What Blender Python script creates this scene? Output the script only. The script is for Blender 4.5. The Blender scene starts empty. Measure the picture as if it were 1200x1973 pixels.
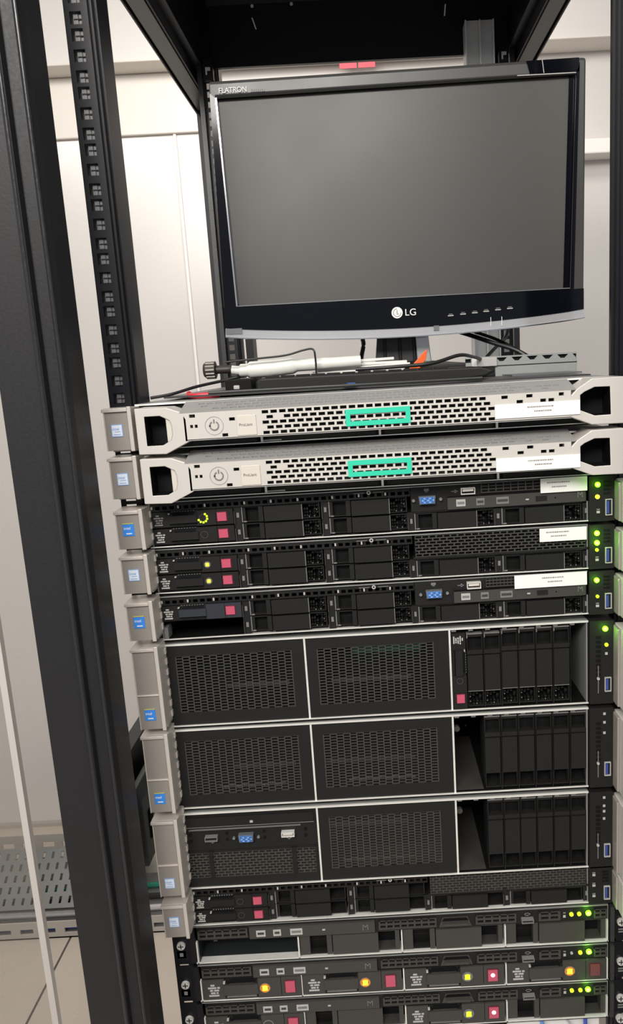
import bpy, math, random
from mathutils import Vector, Matrix
random.seed(7)
SC = bpy.context.scene
COL = SC.collection
PI = math.pi

# ------------------------------------------------------------------ camera
cam = bpy.data.cameras.new('camera'); camo = bpy.data.objects.new('camera', cam); COL.objects.link(camo)
cam.sensor_fit = 'VERTICAL'; cam.sensor_height = 36.0
cam.lens = 1480.79 * 36.0 / 1973.0
cam.shift_x = -(720.147 - 600.0) / 1973.0
cam.shift_y = (986.492 - 986.5) / 1973.0
cam.clip_start = 0.02
r_ = Vector((0.998522, -0.012068, -0.052986)); d_ = Vector((-0.054312, -0.188577, -0.980555)); f_ = Vector((0.001841, 0.981984, -0.188954))
u_ = -d_; b_ = -f_
camo.matrix_world = Matrix(((r_.x, u_.x, b_.x, -0.0112), (r_.y, u_.y, b_.y, -0.7014), (r_.z, u_.z, b_.z, 0.0249), (0, 0, 0, 1)))
SC.camera = camo

# ------------------------------------------------------------------ world, lights, exposure
W = bpy.data.worlds.new('world'); SC.world = W; W.use_nodes = True
bg = W.node_tree.nodes['Background']; bg.inputs[0].default_value = (0.93, 0.95, 1.0, 1); bg.inputs[1].default_value = 0.36

def area(name, loc, target, sx, sy, power, color=(1, 0.96, 0.9)):
    l = bpy.data.lights.new(name, 'AREA'); l.shape = 'RECTANGLE'; l.size = sx; l.size_y = sy; l.energy = power; l.color = color
    o = bpy.data.objects.new(name, l); COL.objects.link(o); o.location = loc
    o.rotation_euler = (Vector(target) - Vector(loc)).to_track_quat('-Z', 'Y').to_euler()
    return o
area('ceiling_lamp_front', (-0.5, -1.9, 1.15), (-0.1, 0, -0.3), 1.3, 0.5, 62)
area('ceiling_lamp_aisle', (0.9, -1.3, 1.25), (0.1, 0, -0.1), 0.6, 0.6, 10)
area('rear_wall_fill', (-0.05, 0.98, 1.00), (0.0, 1.60, -0.3), 0.7, 0.2, 9.5)  # added fill lamp, hung low out of view to brighten the back wall
area('ceiling_lamp_left', (-1.25, -0.3, 1.22), (-0.7, 1.3, -1.5), 0.9, 0.30, 17)

SC.view_settings.view_transform = 'Standard'; SC.view_settings.look = 'None'
SC.view_settings.gamma = 1.0; SC.view_settings.exposure = 0.0; SC.view_settings.use_curve_mapping = False

# ------------------------------------------------------------------ materials
M = {}
def mat(name, col, rough=0.5, metal=0.0, emit=0, noise=0.0, scale=40, bump=0.0, coat=0.0, spec=0.5, stretch=None, trans=0.0, rn=0.0):
    m = bpy.data.materials.new(name); m.use_nodes = True; n = m.node_tree.nodes; l = m.node_tree.links
    b = n['Principled BSDF']
    b.inputs['Base Color'].default_value = (*col, 1); b.inputs['Roughness'].default_value = rough; b.inputs['Metallic'].default_value = metal
    b.inputs['Specular IOR Level'].default_value = spec
    b.inputs['Coat Weight'].default_value = coat; b.inputs['Coat Roughness'].default_value = 0.08
    if trans: b.inputs['Transmission Weight'].default_value = trans
    if emit: b.inputs['Emission Color'].default_value = (*col, 1); b.inputs['Emission Strength'].default_value = emit
    if noise or bump or rn:
        t = n.new('ShaderNodeTexCoord'); t_out = t.outputs['Object']
        if stretch:
            mp = n.new('ShaderNodeMapping'); mp.inputs['Scale'].default_value = stretch; l.new(t_out, mp.inputs[0]); t_out = mp.outputs[0]
        x = n.new('ShaderNodeTexNoise'); x.inputs['Scale'].default_value = scale; x.inputs['Detail'].default_value = 4
        l.new(t_out, x.inputs['Vector'])
        if noise:
            mx = n.new('ShaderNodeMixRGB'); mx.blend_type = 'MIX'
            mx.inputs[1].default_value = (*[c * (1 - noise) for c in col], 1); mx.inputs[2].default_value = (*[min(1, c * (1 + noise)) for c in col], 1)
            l.new(x.outputs['Fac'], mx.inputs[0]); l.new(mx.outputs[0], b.inputs['Base Color'])
        if rn:
            mr = n.new('ShaderNodeMapRange'); mr.inputs['To Min'].default_value = max(0.02, rough - rn); mr.inputs['To Max'].default_value = rough + rn
            mr.inputs['From Min'].default_value = 0.3; mr.inputs['From Max'].default_value = 0.7
            l.new(x.outputs['Fac'], mr.inputs['Value']); l.new(mr.outputs[0], b.inputs['Roughness'])
        if bump:
            bp = n.new('ShaderNodeBump'); bp.inputs['Strength'].default_value = bump; bp.inputs['Distance'].default_value = 0.001
            l.new(x.outputs['Fac'], bp.inputs['Height']); l.new(bp.outputs[0], b.inputs['Normal'])
    M[name] = m
    return m
mat('wall', (0.62, 0.59, 0.565), 0.24, noise=0.03, scale=1.5, rn=0.08, spec=0.6)
mat('wall_cream', (0.68, 0.64, 0.59), 0.45, noise=0.03, scale=2)
mat('wall_white', (0.84, 0.80, 0.76), 0.5, noise=0.02, scale=3)
mat('floor_tile', (0.50, 0.44, 0.375), 0.28, noise=0.05, scale=6, rn=0.08)
mat('grout', (0.10, 0.09, 0.08), 0.8, noise=0.1)
mat('rack_black', (0.015, 0.0145, 0.016), 0.45, spec=0.32, noise=0.10, scale=400, bump=0.08, rn=0.04)
mat('rack_grey', (0.035, 0.034, 0.035), 0.38, noise=0.1, scale=300, bump=0.2)
mat('rail_black', (0.008, 0.008, 0.011), 0.38, noise=0.1, scale=200, spec=0.35)
mat('bead_black', (0.02, 0.02, 0.022), 0.22, noise=0.1, scale=200, rn=0.06)
mat('bay_floor', (0.018, 0.021, 0.021), 0.45, noise=0.1, spec=0.3)
mat('deep_black', (0.003, 0.003, 0.004), 0.7, noise=0.1, spec=0.2)
mat('duct_grey', (0.16, 0.165, 0.175), 0.4, noise=0.05, metal=0.3)
mat('beam_grey', (0.11, 0.11, 0.105), 0.4, noise=0.05)
mat('duct_light', (0.5, 0.51, 0.52), 0.4, noise=0.05)  # duct grey raised in the colour to offset the shadow it stands in
mat('nut_grey', (0.22, 0.22, 0.225), 0.4, noise=0.3, scale=600, metal=0.4)
mat('silver', (0.80, 0.79, 0.75), 0.38, metal=0.35, noise=0.08, scale=60, stretch=(1, 1, 8), rn=0.08)
mat('zinc', (0.36, 0.37, 0.36), 0.45, metal=0.5, noise=0.12, scale=50)
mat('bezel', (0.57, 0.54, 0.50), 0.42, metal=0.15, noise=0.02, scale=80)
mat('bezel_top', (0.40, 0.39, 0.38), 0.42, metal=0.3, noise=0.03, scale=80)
mat('ear', (0.60, 0.55, 0.50), 0.40, metal=0.25, noise=0.03, scale=80)
mat('ear_face', (0.38, 0.345, 0.31), 0.36, metal=0.35, noise=0.04, scale=60)
mat('plate', (0.58, 0.54, 0.48), 0.5, noise=0.02)
mat('plastic', (0.009, 0.0088, 0.0086), 0.5, noise=0.12, scale=120, bump=0.1, spec=0.3)
mat('panel', (0.0125, 0.0122, 0.0115), 0.55, spec=0.22, noise=0.08, scale=200, bump=0.1)
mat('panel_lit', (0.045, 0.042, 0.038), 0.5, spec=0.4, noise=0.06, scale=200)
mat('panel_blue', (0.022, 0.025, 0.033), 0.45, noise=0.06)
mat('recess', (0.005, 0.005, 0.005), 0.6, noise=0.1, spec=0.15)
mat('mesh_black', (0.060, 0.058, 0.053), 0.42, noise=0.1, scale=100, metal=0.3)
mat('mark', (0.42, 0.41, 0.39), 0.5, noise=0.1, scale=500)
mat('mark_dim', (0.17, 0.165, 0.16), 0.5, noise=0.1, scale=500)
mat('white', (0.82, 0.81, 0.78), 0.6, noise=0.02)
mat('print_grey', (0.20, 0.19, 0.18), 0.6, noise=0.3, scale=900)
mat('red_button', (0.50, 0.075, 0.13), 0.35, noise=0.04, coat=0.2)
mat('red_dark', (0.09, 0.01, 0.02), 0.4, noise=0.05)
mat('red_dull', (0.16, 0.05, 0.05), 0.4, noise=0.05)
mat('teal', (0.03, 0.56, 0.36), 0.3, noise=0.03, coat=0.4)
mat('teal_dark', (0.01, 0.16, 0.11), 0.4, noise=0.03)
mat('usb_blue', (0.035, 0.07, 0.30), 0.4, noise=0.1)
mat('vga_blue', (0.06, 0.18, 0.50), 0.45, noise=0.1)
mat('sticker_blue', (0.05, 0.26, 0.78), 0.3, noise=0.05, coat=0.3)
mat('sticker_edge', (0.25, 0.40, 0.68), 0.4, noise=0.05)
mat('sticker_white', (0.72, 0.77, 0.85), 0.4, noise=0.03)
mat('sticker_yellow', (0.55, 0.50, 0.12), 0.4, noise=0.03)
mat('gloss_black', (0.003, 0.0035, 0.006), 0.10, spec=0.28, noise=0.05)
mat('satin_grey', (0.046, 0.046, 0.044), 0.36, noise=0.06, scale=8, rn=0.06)
mat('screen', (0.047, 0.045, 0.041), 0.42, noise=0.10, scale=5, rn=0.06, spec=0.5)  # base lifted: the room's reflection is put into the colour
mat('clear_strip', (0.60, 0.60, 0.61), 0.15, noise=0.05, metal=0.5, coat=0.5)
mat('chrome', (0.7, 0.71, 0.74), 0.15, metal=1.0, noise=0.03)
mat('white_plastic', (0.72, 0.71, 0.68), 0.35, noise=0.04, scale=20, coat=0.2)
mat('tube_white', (0.74, 0.74, 0.69), 0.3, noise=0.08, scale=25, coat=0.3)
mat('knob_brown', (0.03, 0.021, 0.017), 0.5, noise=0.2, scale=100)
mat('orange', (0.85, 0.12, 0.015), 0.4, noise=0.05)
mat('red_strap', (0.72, 0.02, 0.04), 0.4, noise=0.08)
mat('red_tape', (0.42, 0.01, 0.03), 0.5, noise=0.05)
mat('blue_plug', (0.05, 0.16, 0.65), 0.4, noise=0.05)
mat('cable_black', (0.010, 0.010, 0.011), 0.4, noise=0.1)
mat('cable_blue', (0.06, 0.10, 0.50), 0.4, noise=0.1)
mat('cable_light_blue', (0.12, 0.30, 0.70), 0.4, noise=0.1)
mat('cable_grey', (0.45, 0.43, 0.42), 0.5, noise=0.1)
mat('tray_grey', (0.17, 0.17, 0.165), 0.4, metal=0.4, noise=0.2, scale=8)
mat('tray_beige', (0.40, 0.37, 0.33), 0.5, noise=0.08, scale=8)
mat('led_green', (0.25, 1.0, 0.02), 0.4, emit=1.6, noise=0)
mat('led_green_core', (0.62, 1.0, 0.16), 0.4, emit=2.2, noise=0)
mat('led_lime', (0.55, 0.9, 0.02), 0.4, emit=1.3)
mat('led_yellow', (1.0, 0.72, 0.04), 0.4, emit=1.2)
mat('led_amber', (1.0, 0.48, 0.03), 0.4, emit=1.6)
mat('amber_ring', (0.75, 0.24, 0.03), 0.4, noise=0.05)
mat('led_white', (1.0, 0.85, 0.85), 0.4, emit=1.6)
mat('led_off', (0.20, 0.20, 0.18), 0.3, noise=0.1)
# clear partition: thin pane, transparent with a faint sheen
g = bpy.data.materials.new('clear_pane'); g.use_nodes = True; nn = g.node_tree.nodes; ll = g.node_tree.links
for x in list(nn): nn.remove(x)
o_ = nn.new('ShaderNodeOutputMaterial'); mx_ = nn.new('ShaderNodeMixShader'); tr_ = nn.new('ShaderNodeBsdfTransparent'); gl_ = nn.new('ShaderNodeBsdfGlossy')
gl_.inputs['Roughness'].default_value = 0.12; tr_.inputs[0].default_value = (0.96, 0.96, 0.96, 1)
nz_ = nn.new('ShaderNodeTexNoise'); nz_.inputs['Scale'].default_value = 3; mr_ = nn.new('ShaderNodeMapRange'); mr_.inputs['To Min'].default_value = 0.04; mr_.inputs['To Max'].default_value = 0.10
ll.new(nz_.outputs['Fac'], mr_.inputs['Value']); ll.new(mr_.outputs[0], mx_.inputs[0])
ll.new(tr_.outputs[0], mx_.inputs[1]); ll.new(gl_.outputs[0], mx_.inputs[2]); ll.new(mx_.outputs[0], o_.inputs[0]); M['clear_pane'] = g

# ------------------------------------------------------------------ mesh builder
class MB:
    def __init__(s): s.v = []; s.f = []; s.m = []; s.mats = []
    def mi(s, m):
        if m not in s.mats: s.mats.append(m)
        return s.mats.index(m)
    def box(s, x0, x1, y0, y1, z0, z1, m):
        i = len(s.v); k = s.mi(m)
        s.v += [(x0, y0, z0), (x1, y0, z0), (x1, y1, z0), (x0, y1, z0), (x0, y0, z1), (x1, y0, z1), (x1, y1, z1), (x0, y1, z1)]
        for q in ((0, 3, 2, 1), (4, 5, 6, 7), (0, 1, 5, 4), (1, 2, 6, 5), (2, 3, 7, 6), (3, 0, 4, 7)):
            s.f.append(tuple(i + a for a in q)); s.m.append(k)
        return s
    def prism(s, poly, y0, y1, m, my=None):
        # polygon in xz (counter-clockwise seen from -y), extruded along y
        i = len(s.v); k = s.mi(m); n = len(poly)
        s.v += [(p[0], y0, p[1]) for p in poly] + [(p[0], y1, p[1]) for p in poly]
        s.f.append(tuple(range(i, i + n))); s.m.append(k)
        s.f.append(tuple(range(i + 2 * n - 1, i + n - 1, -1))); s.m.append(k)
        for a in range(n):
            b = (a + 1) % n
            s.f.append((i + b, i + a, i + n + a, i + n + b)); s.m.append(k)
        return s
    def ring(s, outer, inner, y0, y1, m, min_=None):
        i = len(s.v); k = s.mi(m); k2 = s.mi(min_ or m); n = len(outer)
        s.v += [(p[0], y0, p[1]) for p in outer] + [(p[0], y0, p[1]) for p in inner] + [(p[0], y1, p[1]) for p in outer] + [(p[0], y1, p[1]) for p in inner]
        for a in range(n):
            b = (a + 1) % n
            for q, kk in (((a, b, n + b, n + a), k), ((2 * n + b, 2 * n + a, 3 * n + a, 3 * n + b), k), ((b, a, 2 * n + a, 2 * n + b), k), ((n + a, n + b, 3 * n + b, 3 * n + a), k2)):
                s.f.append(tuple(i + w for w in q)); s.m.append(kk)
        return s
    def profile(s, poly, z0, z1, m):
        # polygon in xy extruded along z
        i = len(s.v); k = s.mi(m); n = len(poly)
        s.v += [(p[0], p[1], z0) for p in poly] + [(p[0], p[1], z1) for p in poly]
        s.f.append(tuple(range(i + n - 1, i - 1, -1))); s.m.append(k); s.f.append(tuple(range(i + n, i + 2 * n))); s.m.append(k)
        for a in range(n):
            b = (a + 1) % n
            s.f.append((i + a, i + b, i + n + b, i + n + a)); s.m.append(k)
        return s
    def cyl(s, c, r, h, m, axis='y', n=20, r2=None):
        # along +axis from c
        i = len(s.v); k = s.mi(m); r2 = r if r2 is None else r2
        for t, rr in ((0, r), (h, r2)):
            for a in range(n):
                A = 2 * PI * a / n; p, q = rr * math.cos(A), rr * math.sin(A)
                s.v.append({'y': (c[0] + p, c[1] + t, c[2] + q), 'x': (c[0] + t, c[1] + p, c[2] + q), 'z': (c[0] + p, c[1] + q, c[2] + t)}[axis])
        s.f.append(tuple(range(i, i + n))); s.m.append(k); s.f.append(tuple(range(i + 2 * n - 1, i + n - 1, -1))); s.m.append(k)
        for a in range(n):
            b = (a + 1) % n; s.f.append((i + b, i + a, i + n + a, i + n + b)); s.m.append(k)
        return s
    def annulus(s, c, r0, r1, h, m, n=24, a0=0, a1=360):
        full = (a1 - a0) >= 360; st = n if full else n
        A = [math.radians(a0 + (a1 - a0) * t / n) for t in range(n + (0 if full else 1))]
        for j in range(n):
            a, b = A[j], A[(j + 1) % len(A)]
            P = [(c[0] + r * math.cos(t), c[2] + r * math.sin(t)) for r, t in ((r0, a), (r1, a), (r1, b), (r0, b))]
            s.prism(P, c[1], c[1] + h, m)
        return s
    def tube(s, pts, r, m, n=8, sub=6):
        P = [Vector(p) for p in pts]; C = []
        for a in range(len(P) - 1):
            p0 = P[max(a - 1, 0)]; p1 = P[a]; p2 = P[a + 1]; p3 = P[min(a + 2, len(P) - 1)]
            for t in range(sub):
                t /= sub
                C.append(0.5 * ((2 * p1) + (-p0 + p2) * t + (2 * p0 - 5 * p1 + 4 * p2 - p3) * t * t + (-p0 + 3 * p1 - 3 * p2 + p3) * t ** 3))
        C.append(P[-1]); i = len(s.v); k = s.mi(m); up = Vector((0, 0, 1))
        for a, c in enumerate(C):
            d = (C[min(a + 1, len(C) - 1)] - C[max(a - 1, 0)]).normalized()
            x = d.cross(up if abs(d.z) < 0.95 else Vector((1, 0, 0))).normalized(); y = d.cross(x)
            rr = r[min(int(a / sub), len(r) - 1)] if isinstance(r, (list, tuple)) else r
            for q in range(n):
                A = 2 * PI * q / n; s.v.append(tuple(c + x * rr * math.cos(A) + y * rr * math.sin(A)))
        for a in range(len(C) - 1):
            for q in range(n):
                w = (q + 1) % n; s.f.append((i + a * n + q, i + a * n + w, i + (a + 1) * n + w, i + (a + 1) * n + q)); s.m.append(k)
        s.f.append(tuple(range(i + n - 1, i - 1, -1))); s.m.append(k)
        e = i + (len(C) - 1) * n; s.f.append(tuple(range(e, e + n))); s.m.append(k)
        return s
    def perf(s, x0, x1, z0, z1, y0, y1, rows, m):
        z = z0
        for za, zb, hs in rows:
            if za > z + 1e-6: s.box(x0, x1, y0, y1, z, za, m)
            x = x0
            for xa, xb in hs:
                if xa > x + 1e-6: s.box(x, xa, y0, y1, za, zb, m)
                x = max(x, xb)
            if x1 > x + 1e-6: s.box(x, x1, y0, y1, za, zb, m)
            z = zb
        if z1 > z + 1e-6: s.box(x0, x1, y0, y1, z, z1, m)
        return s
    def grid(s, x0, x1, z0, z1, nc, nr, m, y0, y1, fw=0.80, fh=0.66, brick='col'):
        # open lattice; brick='col': alternate columns shifted by half a row, 'row': alternate rows shifted by half a column
        cw = (x1 - x0) / nc; rh = (z1 - z0) / nr
        if brick == 'row':
            rows = []
            for r in range(nr):
                za = z0 + r * rh + rh * (1 - fh) / 2; off = 0.5 * (r % 2) * cw; hs = []
                for c in range(-1, nc + 1):
                    xa = x0 + c * cw + off + cw * (1 - fw) / 2; xb = xa + cw * fw; xa = max(xa, x0); xb = min(xb, x1)
                    if xb - xa > cw * 0.15: hs.append((xa, xb))
                rows.append((za, za + rh * fh, hs))
            return s.perf(x0, x1, z0, z1, y0, y1, rows, m)
        for c in range(nc):
            xa = x0 + c * cw
            s.box(xa, xa + cw * (1 - fw), y0, y1, z0, z1, m)
            off = 0.5 * rh * (c % 2) if brick == 'col' else 0
            for r in range(nr):
                za = z0 + r * rh + off
                if za + rh * (1 - fh) <= z1 + 1e-6: s.box(xa + cw * (1 - fw), xa + cw, y0, y1, za, za + rh * (1 - fh), m)
        s.box(x1, x1 + cw * (1 - fw), y0, y1, z0, z1, m); s.box(x0, x1, y0, y1, z1 - rh * 0.1, z1, m)
        return s
    def mesh(s, name):
        me = bpy.data.meshes.new(name); me.from_pydata(s.v, [], s.f)
        for m in s.mats: me.materials.append(M[m])
        me.polygons.foreach_set('material_index', s.m); me.update()
        return me

def obj(name, mb, parent=None, loc=(0, 0, 0), rot=(0, 0, 0), bevel=0.0, smooth=False):
    me = mb.mesh(name) if isinstance(mb, MB) else mb
    o = bpy.data.objects.new(name, me); COL.objects.link(o); o.location = loc; o.rotation_euler = rot
    if parent: o.parent = parent
    if bevel:
        b = o.modifiers.new('bevel', 'BEVEL'); b.width = bevel; b.segments = 2; b.limit_method = 'ANGLE'; b.angle_limit = math.radians(40)
    if smooth:
        me.polygons.foreach_set('use_smooth', [True] * len(me.polygons)); me.update()
        if hasattr(me, 'set_sharp_from_angle'): me.set_sharp_from_angle(angle=math.radians(40))
    return o
CACHE = {}
def shared(key, fn):
    if key not in CACHE: CACHE[key] = fn().mesh(key[0] if isinstance(key, tuple) else key)
    return CACHE[key]
def tag(o, label=None, cat=None, group=None, kind=None):
    if label: o['label'] = label
    if cat: o['category'] = cat
    if group: o['group'] = group
    if kind: o['kind'] = kind
    return o
def empty(name, loc, label, cat, group=None, rot=(0, 0, 0)):
    o = bpy.data.objects.new(name, None); COL.objects.link(o); o.location = loc; o.rotation_euler = rot; o.empty_display_size = 0.02
    return tag(o, label, cat, group)
def text(s, name, size, m, parent, loc, rot=(PI / 2, 0, 0), ext=0.00015, align='LEFT', sx=1.0, label=None):
    c = bpy.data.curves.new(name, 'FONT'); c.body = s; c.size = size; c.extrude = ext; c.align_x = align
    t = bpy.data.objects.new(name, c); COL.objects.link(t)
    bpy.context.view_layer.update()
    me = bpy.data.meshes.new_from_object(t.evaluated_get(bpy.context.evaluated_depsgraph_get()))
    bpy.data.objects.remove(t); me.materials.clear(); me.materials.append(M[m])
    for v in me.vertices: v.co.x *= sx
    o = bpy.data.objects.new(name, me); COL.objects.link(o); o.location = loc; o.rotation_euler = rot; o.parent = parent
    if label: o['label'] = label
    return o

# ================================================================== the room
FZ = -1.45
def struct(name, mb, **k): o = obj(name, mb, **k); o['kind'] = 'structure'; return o
fl = struct('floor', MB().box(-2.7, 2.2, -2.6, 1.68, FZ - 0.05, FZ - 0.004, 'grout'))
for ix in range(-4, 4):
    for iy in range(-4, 3):
        x0 = -0.887 + (ix + 1) * 0.6; y0 = 0.0 + iy * 0.6
        key = 'tile'
        x1, y1 = x0 + 0.594, min(y0 + 0.594, 1.66)
        if y0 > 1.6 or x0 < -2.7: continue
        if y0 + 0.594 > 1.66: me = shared(('tile', 'short'), lambda: MB().box(0, 0.594, 0, 1.66 - 1.2, 0, 0.012, 'floor_tile'))
        else: me = shared(('tile', 'full'), lambda: MB().box(0, 0.594, 0, 0.594, 0, 0.012, 'floor_tile'))
        obj('tile', me, fl, (x0 + 0.003, y0 + 0.003, FZ - 0.012))
wb = MB().box(-2.7, 2.2, 1.68, 1.76, FZ - 0.05, 1.5, 'wall')
struct('wall_back', wb)
struct('trim_1', MB().box(-2.7, 2.2, 1.58, 1.68, 0.862, 0.868, 'wall_cream').box(-2.7, 2.2, 1.60, 1.68, 0.868, 1.5, 'wall'), bevel=0.004)
struct('trim_2', MB().box(-2.7, -0.42, 1.665, 1.68, 0.702, 0.862, 'wall_cream'), bevel=0.003)
struct('trim_3', MB().box(0.3, 2.2, 1.60, 1.68, 0.572, 0.612, 'wall_white'), bevel=0.004)
struct('trim_4', MB().box(-0.523, -0.515, 1.672, 1.68, FZ, 0.702, 'wall_white'), bevel=0.001)
struct('ceiling', MB().box(-2.7, 2.2, 0.9, 1.76, 1.5, 1.55, 'wall_cream'))
struct('wall_left', MB().box(-2.78, -2.7, -2.6, 1.76, FZ - 0.05, 1.5, 'wall'))
struct('baseboard_back', MB().box(-2.7, 2.2, 1.662, 1.68, FZ, FZ + 0.012, 'tray_beige'))

tr = empty('red_tape_label', (0.015, 1.575, 0.82), 'pair of red tape labels stuck on the white wall ledge just above the monitor', 'label')
tr.location = (0.0, 1.579, 0.8)
obj('tape', MB().box(-0.035, 0.012, -0.002, 0.0, 0.016, 0.062, 'red_tape'), tr)
obj('tape', MB().box(0.016, 0.062, -0.002, 0.0, 0.016, 0.062, 'red_tape'), tr)

# clear partition left of the rack
cp = empty('clear_partition', (-1.3, 0.62, FZ), 'clear plastic partition pane with a pale upright edge strip, standing left of the rack', 'partition')
obj('pane', MB().box(-0.7, 0.599, 0, 0.004, 0.0, 2.3, 'clear_pane'), cp)
es = obj('edge_strip', MB().box(0.599, 0.611, -0.006, 0.008, 0.0, 2.3, 'wall'), cp)

# perforated tray on the floor
ct = empty('cable_tray', (-1.35, 1.13, FZ), 'grey perforated metal cable tray lying on the floor behind the rack post', 'tray')
def fn():
    b = MB(); b.box(0, 1.05, 0.012, 0.25, 0.0, 0.004, 'tray_grey')
    for k in range(9):
        for j in range(4):
            b.box(0.03 + k * 0.05 + j * 0.008, 0.055 + k * 0.05 + j * 0.008, 0.03 + j * 0.055, 0.05 + j * 0.055, 0.0035, 0.0048, 'rack_grey')
    return b
b = MB(); b.box(0, 1.05, 0, 0.25, 0.0, 0.004, 'tray_grey'); obj('tray_base', b, ct)
rows = [(0.075, 0.09, [(0.03 + k * 0.06, 0.065 + k * 0.06) for k in range(17)]), (0.11, 0.125, [(0.06 + k * 0.06, 0.095 + k * 0.06) for k in range(16)])]
obj('side_rail', MB().perf(0, 1.05, 0.25, 0.07 + 0.09, 0, 0, [], 'tray_grey') if False else MB().perf(0, 1.05, 0.0, 0.15, 0.25, 0.254, rows, 'tray_beige'), ct)
obj('side_rail', MB().perf(0, 1.05, 0.0, 0.05, 0.0, 0.004, [(0.015, 0.03, [(0.03 + k * 0.06, 0.065 + k * 0.06) for k in range(17)])], 'tray_beige'), ct)
rr = [];
b = MB()
for k in range(20):
    x = 0.02 + k * 0.035
    for j in range(4):
        b.prism([(0, 0)] * 0 or [(x, 0), (x + 0.012, 0), (x + 0.012, 0.002), (x, 0.002)], 0.02 + j * 0.055, 0.05 + j * 0.055, 'rack_black')
lid = MB().perf(0, 0.62, 0.0, 0.16, -0.002, 0.0, [(0.012 + j * 0.03, 0.030 + j * 0.03, [(0.02 + k * 0.026 + j * 0.008, 0.027 + k * 0.026 + j * 0.008) for k in range(21)]) for j in range(5)], 'tray_grey')
obj('perforated_cover', lid, ct, (0.0, 0.06, 0.045), (math.radians(-50), 0, 0))
for k, (mm, zz) in enumerate((('cable_blue', 0.018), ('cable_grey', 0.03), ('cable_black', 0.024), ('teal_dark', 0.018))):
    c = obj('network_cable', MB().tube([(-1.34, 1.17 + 0.045 * k, FZ + 0.004 + 0.009), (-0.9, 1.16 + 0.05 * k, FZ + 0.013), (-0.32, 1.18 + 0.045 * k, FZ + 0.013)], 0.008, mm))
    tag(c, ['blue', 'light grey', 'black', 'green'][k] + ' network cable lying in the floor cable tray behind the post', 'cable', 'cables in the floor tray')

# ================================================================== the rack
rack = empty('server_rack', (0, 0, FZ), 'black metal server rack frame with punched mounting rails holding all the servers', 'rack')
RZ = -FZ   # local z of world zero
def rk(name, mb, **k):
    o = obj(name, mb, rack, **k); o.location.z += RZ; return o
TOP = 0.51
# front posts: stepped profile
def post(sgn, name):
    P = [(-0.297, -0.09), (-0.2655, -0.09), (-0.2640, -0.0945), (-0.2600, -0.0945), (-0.2585, -0.0885), (-0.2490, -0.0885), (-0.2470, -0.0935), (-0.2440, -0.0935), (-0.2420, -0.087), (-0.2415, -0.055), (-0.2660, -0.030), (-0.297, -0.030)]
    if sgn > 0: P = [(-0.007 - x, y) for x, y in P][::-1]
    return rk(name, MB().profile(P, FZ, TOP, 'rack_black'), bevel=0.0006)
post(-1, 'front_post'); post(1, 'front_post')
for s in (-1, 1):
    for xx in (0.2620, 0.2452):
        rk('highlight_bead', MB().cyl((s * xx - (0.0035 if s < 0 else 0.0), -0.0940, FZ), 0.0016, TOP - FZ, 'bead_black', 'z', 14), smooth=True).location.x = 0.0035 if s < 0 else -0.0035  # glossy beads added along the post ridges to catch a highlight streak
# mounting rails with square holes
HOLES = []
for u in range(-29, 12):
    for h in (0.00635, 0.022225, 0.0381): HOLES.append(u * 0.04445 + h)
def rail(x0, x1, hx, y, name, flip=False, zt=TOP, mm='rail_black'):
    hw = 0.0048
    b = MB(); b.perf(x0, x1, -1.33, zt, y, y + 0.002, [(z - hw, z + hw, [(hx - hw, hx + hw)]) for z in HOLES if -1.32 < z < zt - 0.01], mm)
    s = 1 if not flip else -1
    xi = x1 if not flip else x0
    for k, (dx, dy) in enumerate(((0.0, 0.0), (0.0022, 0.006), (0.0044, 0.012))):
        a0, a1 = sorted((xi + s * dx, xi + s * (dx + 0.0022)))
        b.box(a0, a1, y + dy - 0.001 * (k == 1), y + (0.045 if not flip else 0.018), -1.33, zt, mm)
    return rk(name, b)
rail(-0.2425, -0.2251, -0.2333, 0.0, 'mounting_rail')
rail(0.2205, 0.2395, 0.2300, 0.0, 'mounting_rail', True)
# cage nuts behind the free holes (visible grey metal inside the square holes)
nut = shared('cage_nut', lambda: MB().box(-0.0034, 0.0006, 0.0, 0.003, -0.0040, 0.0040, 'nut_grey').box(0.0010, 0.0038, 0.0005, 0.003, -0.0040, 0.0040, 'nut_grey').box(-0.0070, 0.0064, 0.0028, 0.0045, -0.0064, 0.0064, 'rack_black').box(-0.003, 0.0036, -0.0004, 0.001, -0.0006, 0.0004, 'rack_black'))
for i, z in enumerate(HOLES):
    if -0.01 < z < 0.5: obj('cage_nut', nut, rack, (-0.2333 + 0.0006, 0.0030, z + RZ))
# screws and cage nuts beside the lower servers
def screw_fn():
    b = MB(); b.cyl((0, -0.0035, 0), 0.0042, 0.0035, 'silver', n=18, r2=0.0046)
    b.box(-0.0028, 0.0028, -0.0037, -0.0034, -0.0005, 0.0005, 'rack_black').box(-0.0005, 0.0005, -0.0037, -0.0034, -0.0028, 0.0028, 'rack_black'); return b
for sx, zs in ((-0.2335, (-0.5557, -0.6024, -0.6450)), (0.2232, (-0.5560, -0.6030, -0.6475, -0.6735))):
    for z in zs: obj('rack_screw', shared('rack_screw', screw_fn), rack, (sx, 0.0, z + RZ))
for z in (-0.5669, -0.6132, -0.6570): obj('cage_nut', shared('cage_nut_face', lambda: MB().box(-0.0046, 0.0046, -0.0012, 0, -0.0042, 0.0042, 'sticker_white').box(-0.0018, 0.0018, -0.0016, -0.001, -0.002, 0.002, 'zinc')), rack, (-0.2342, 0.0, z + RZ))
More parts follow.
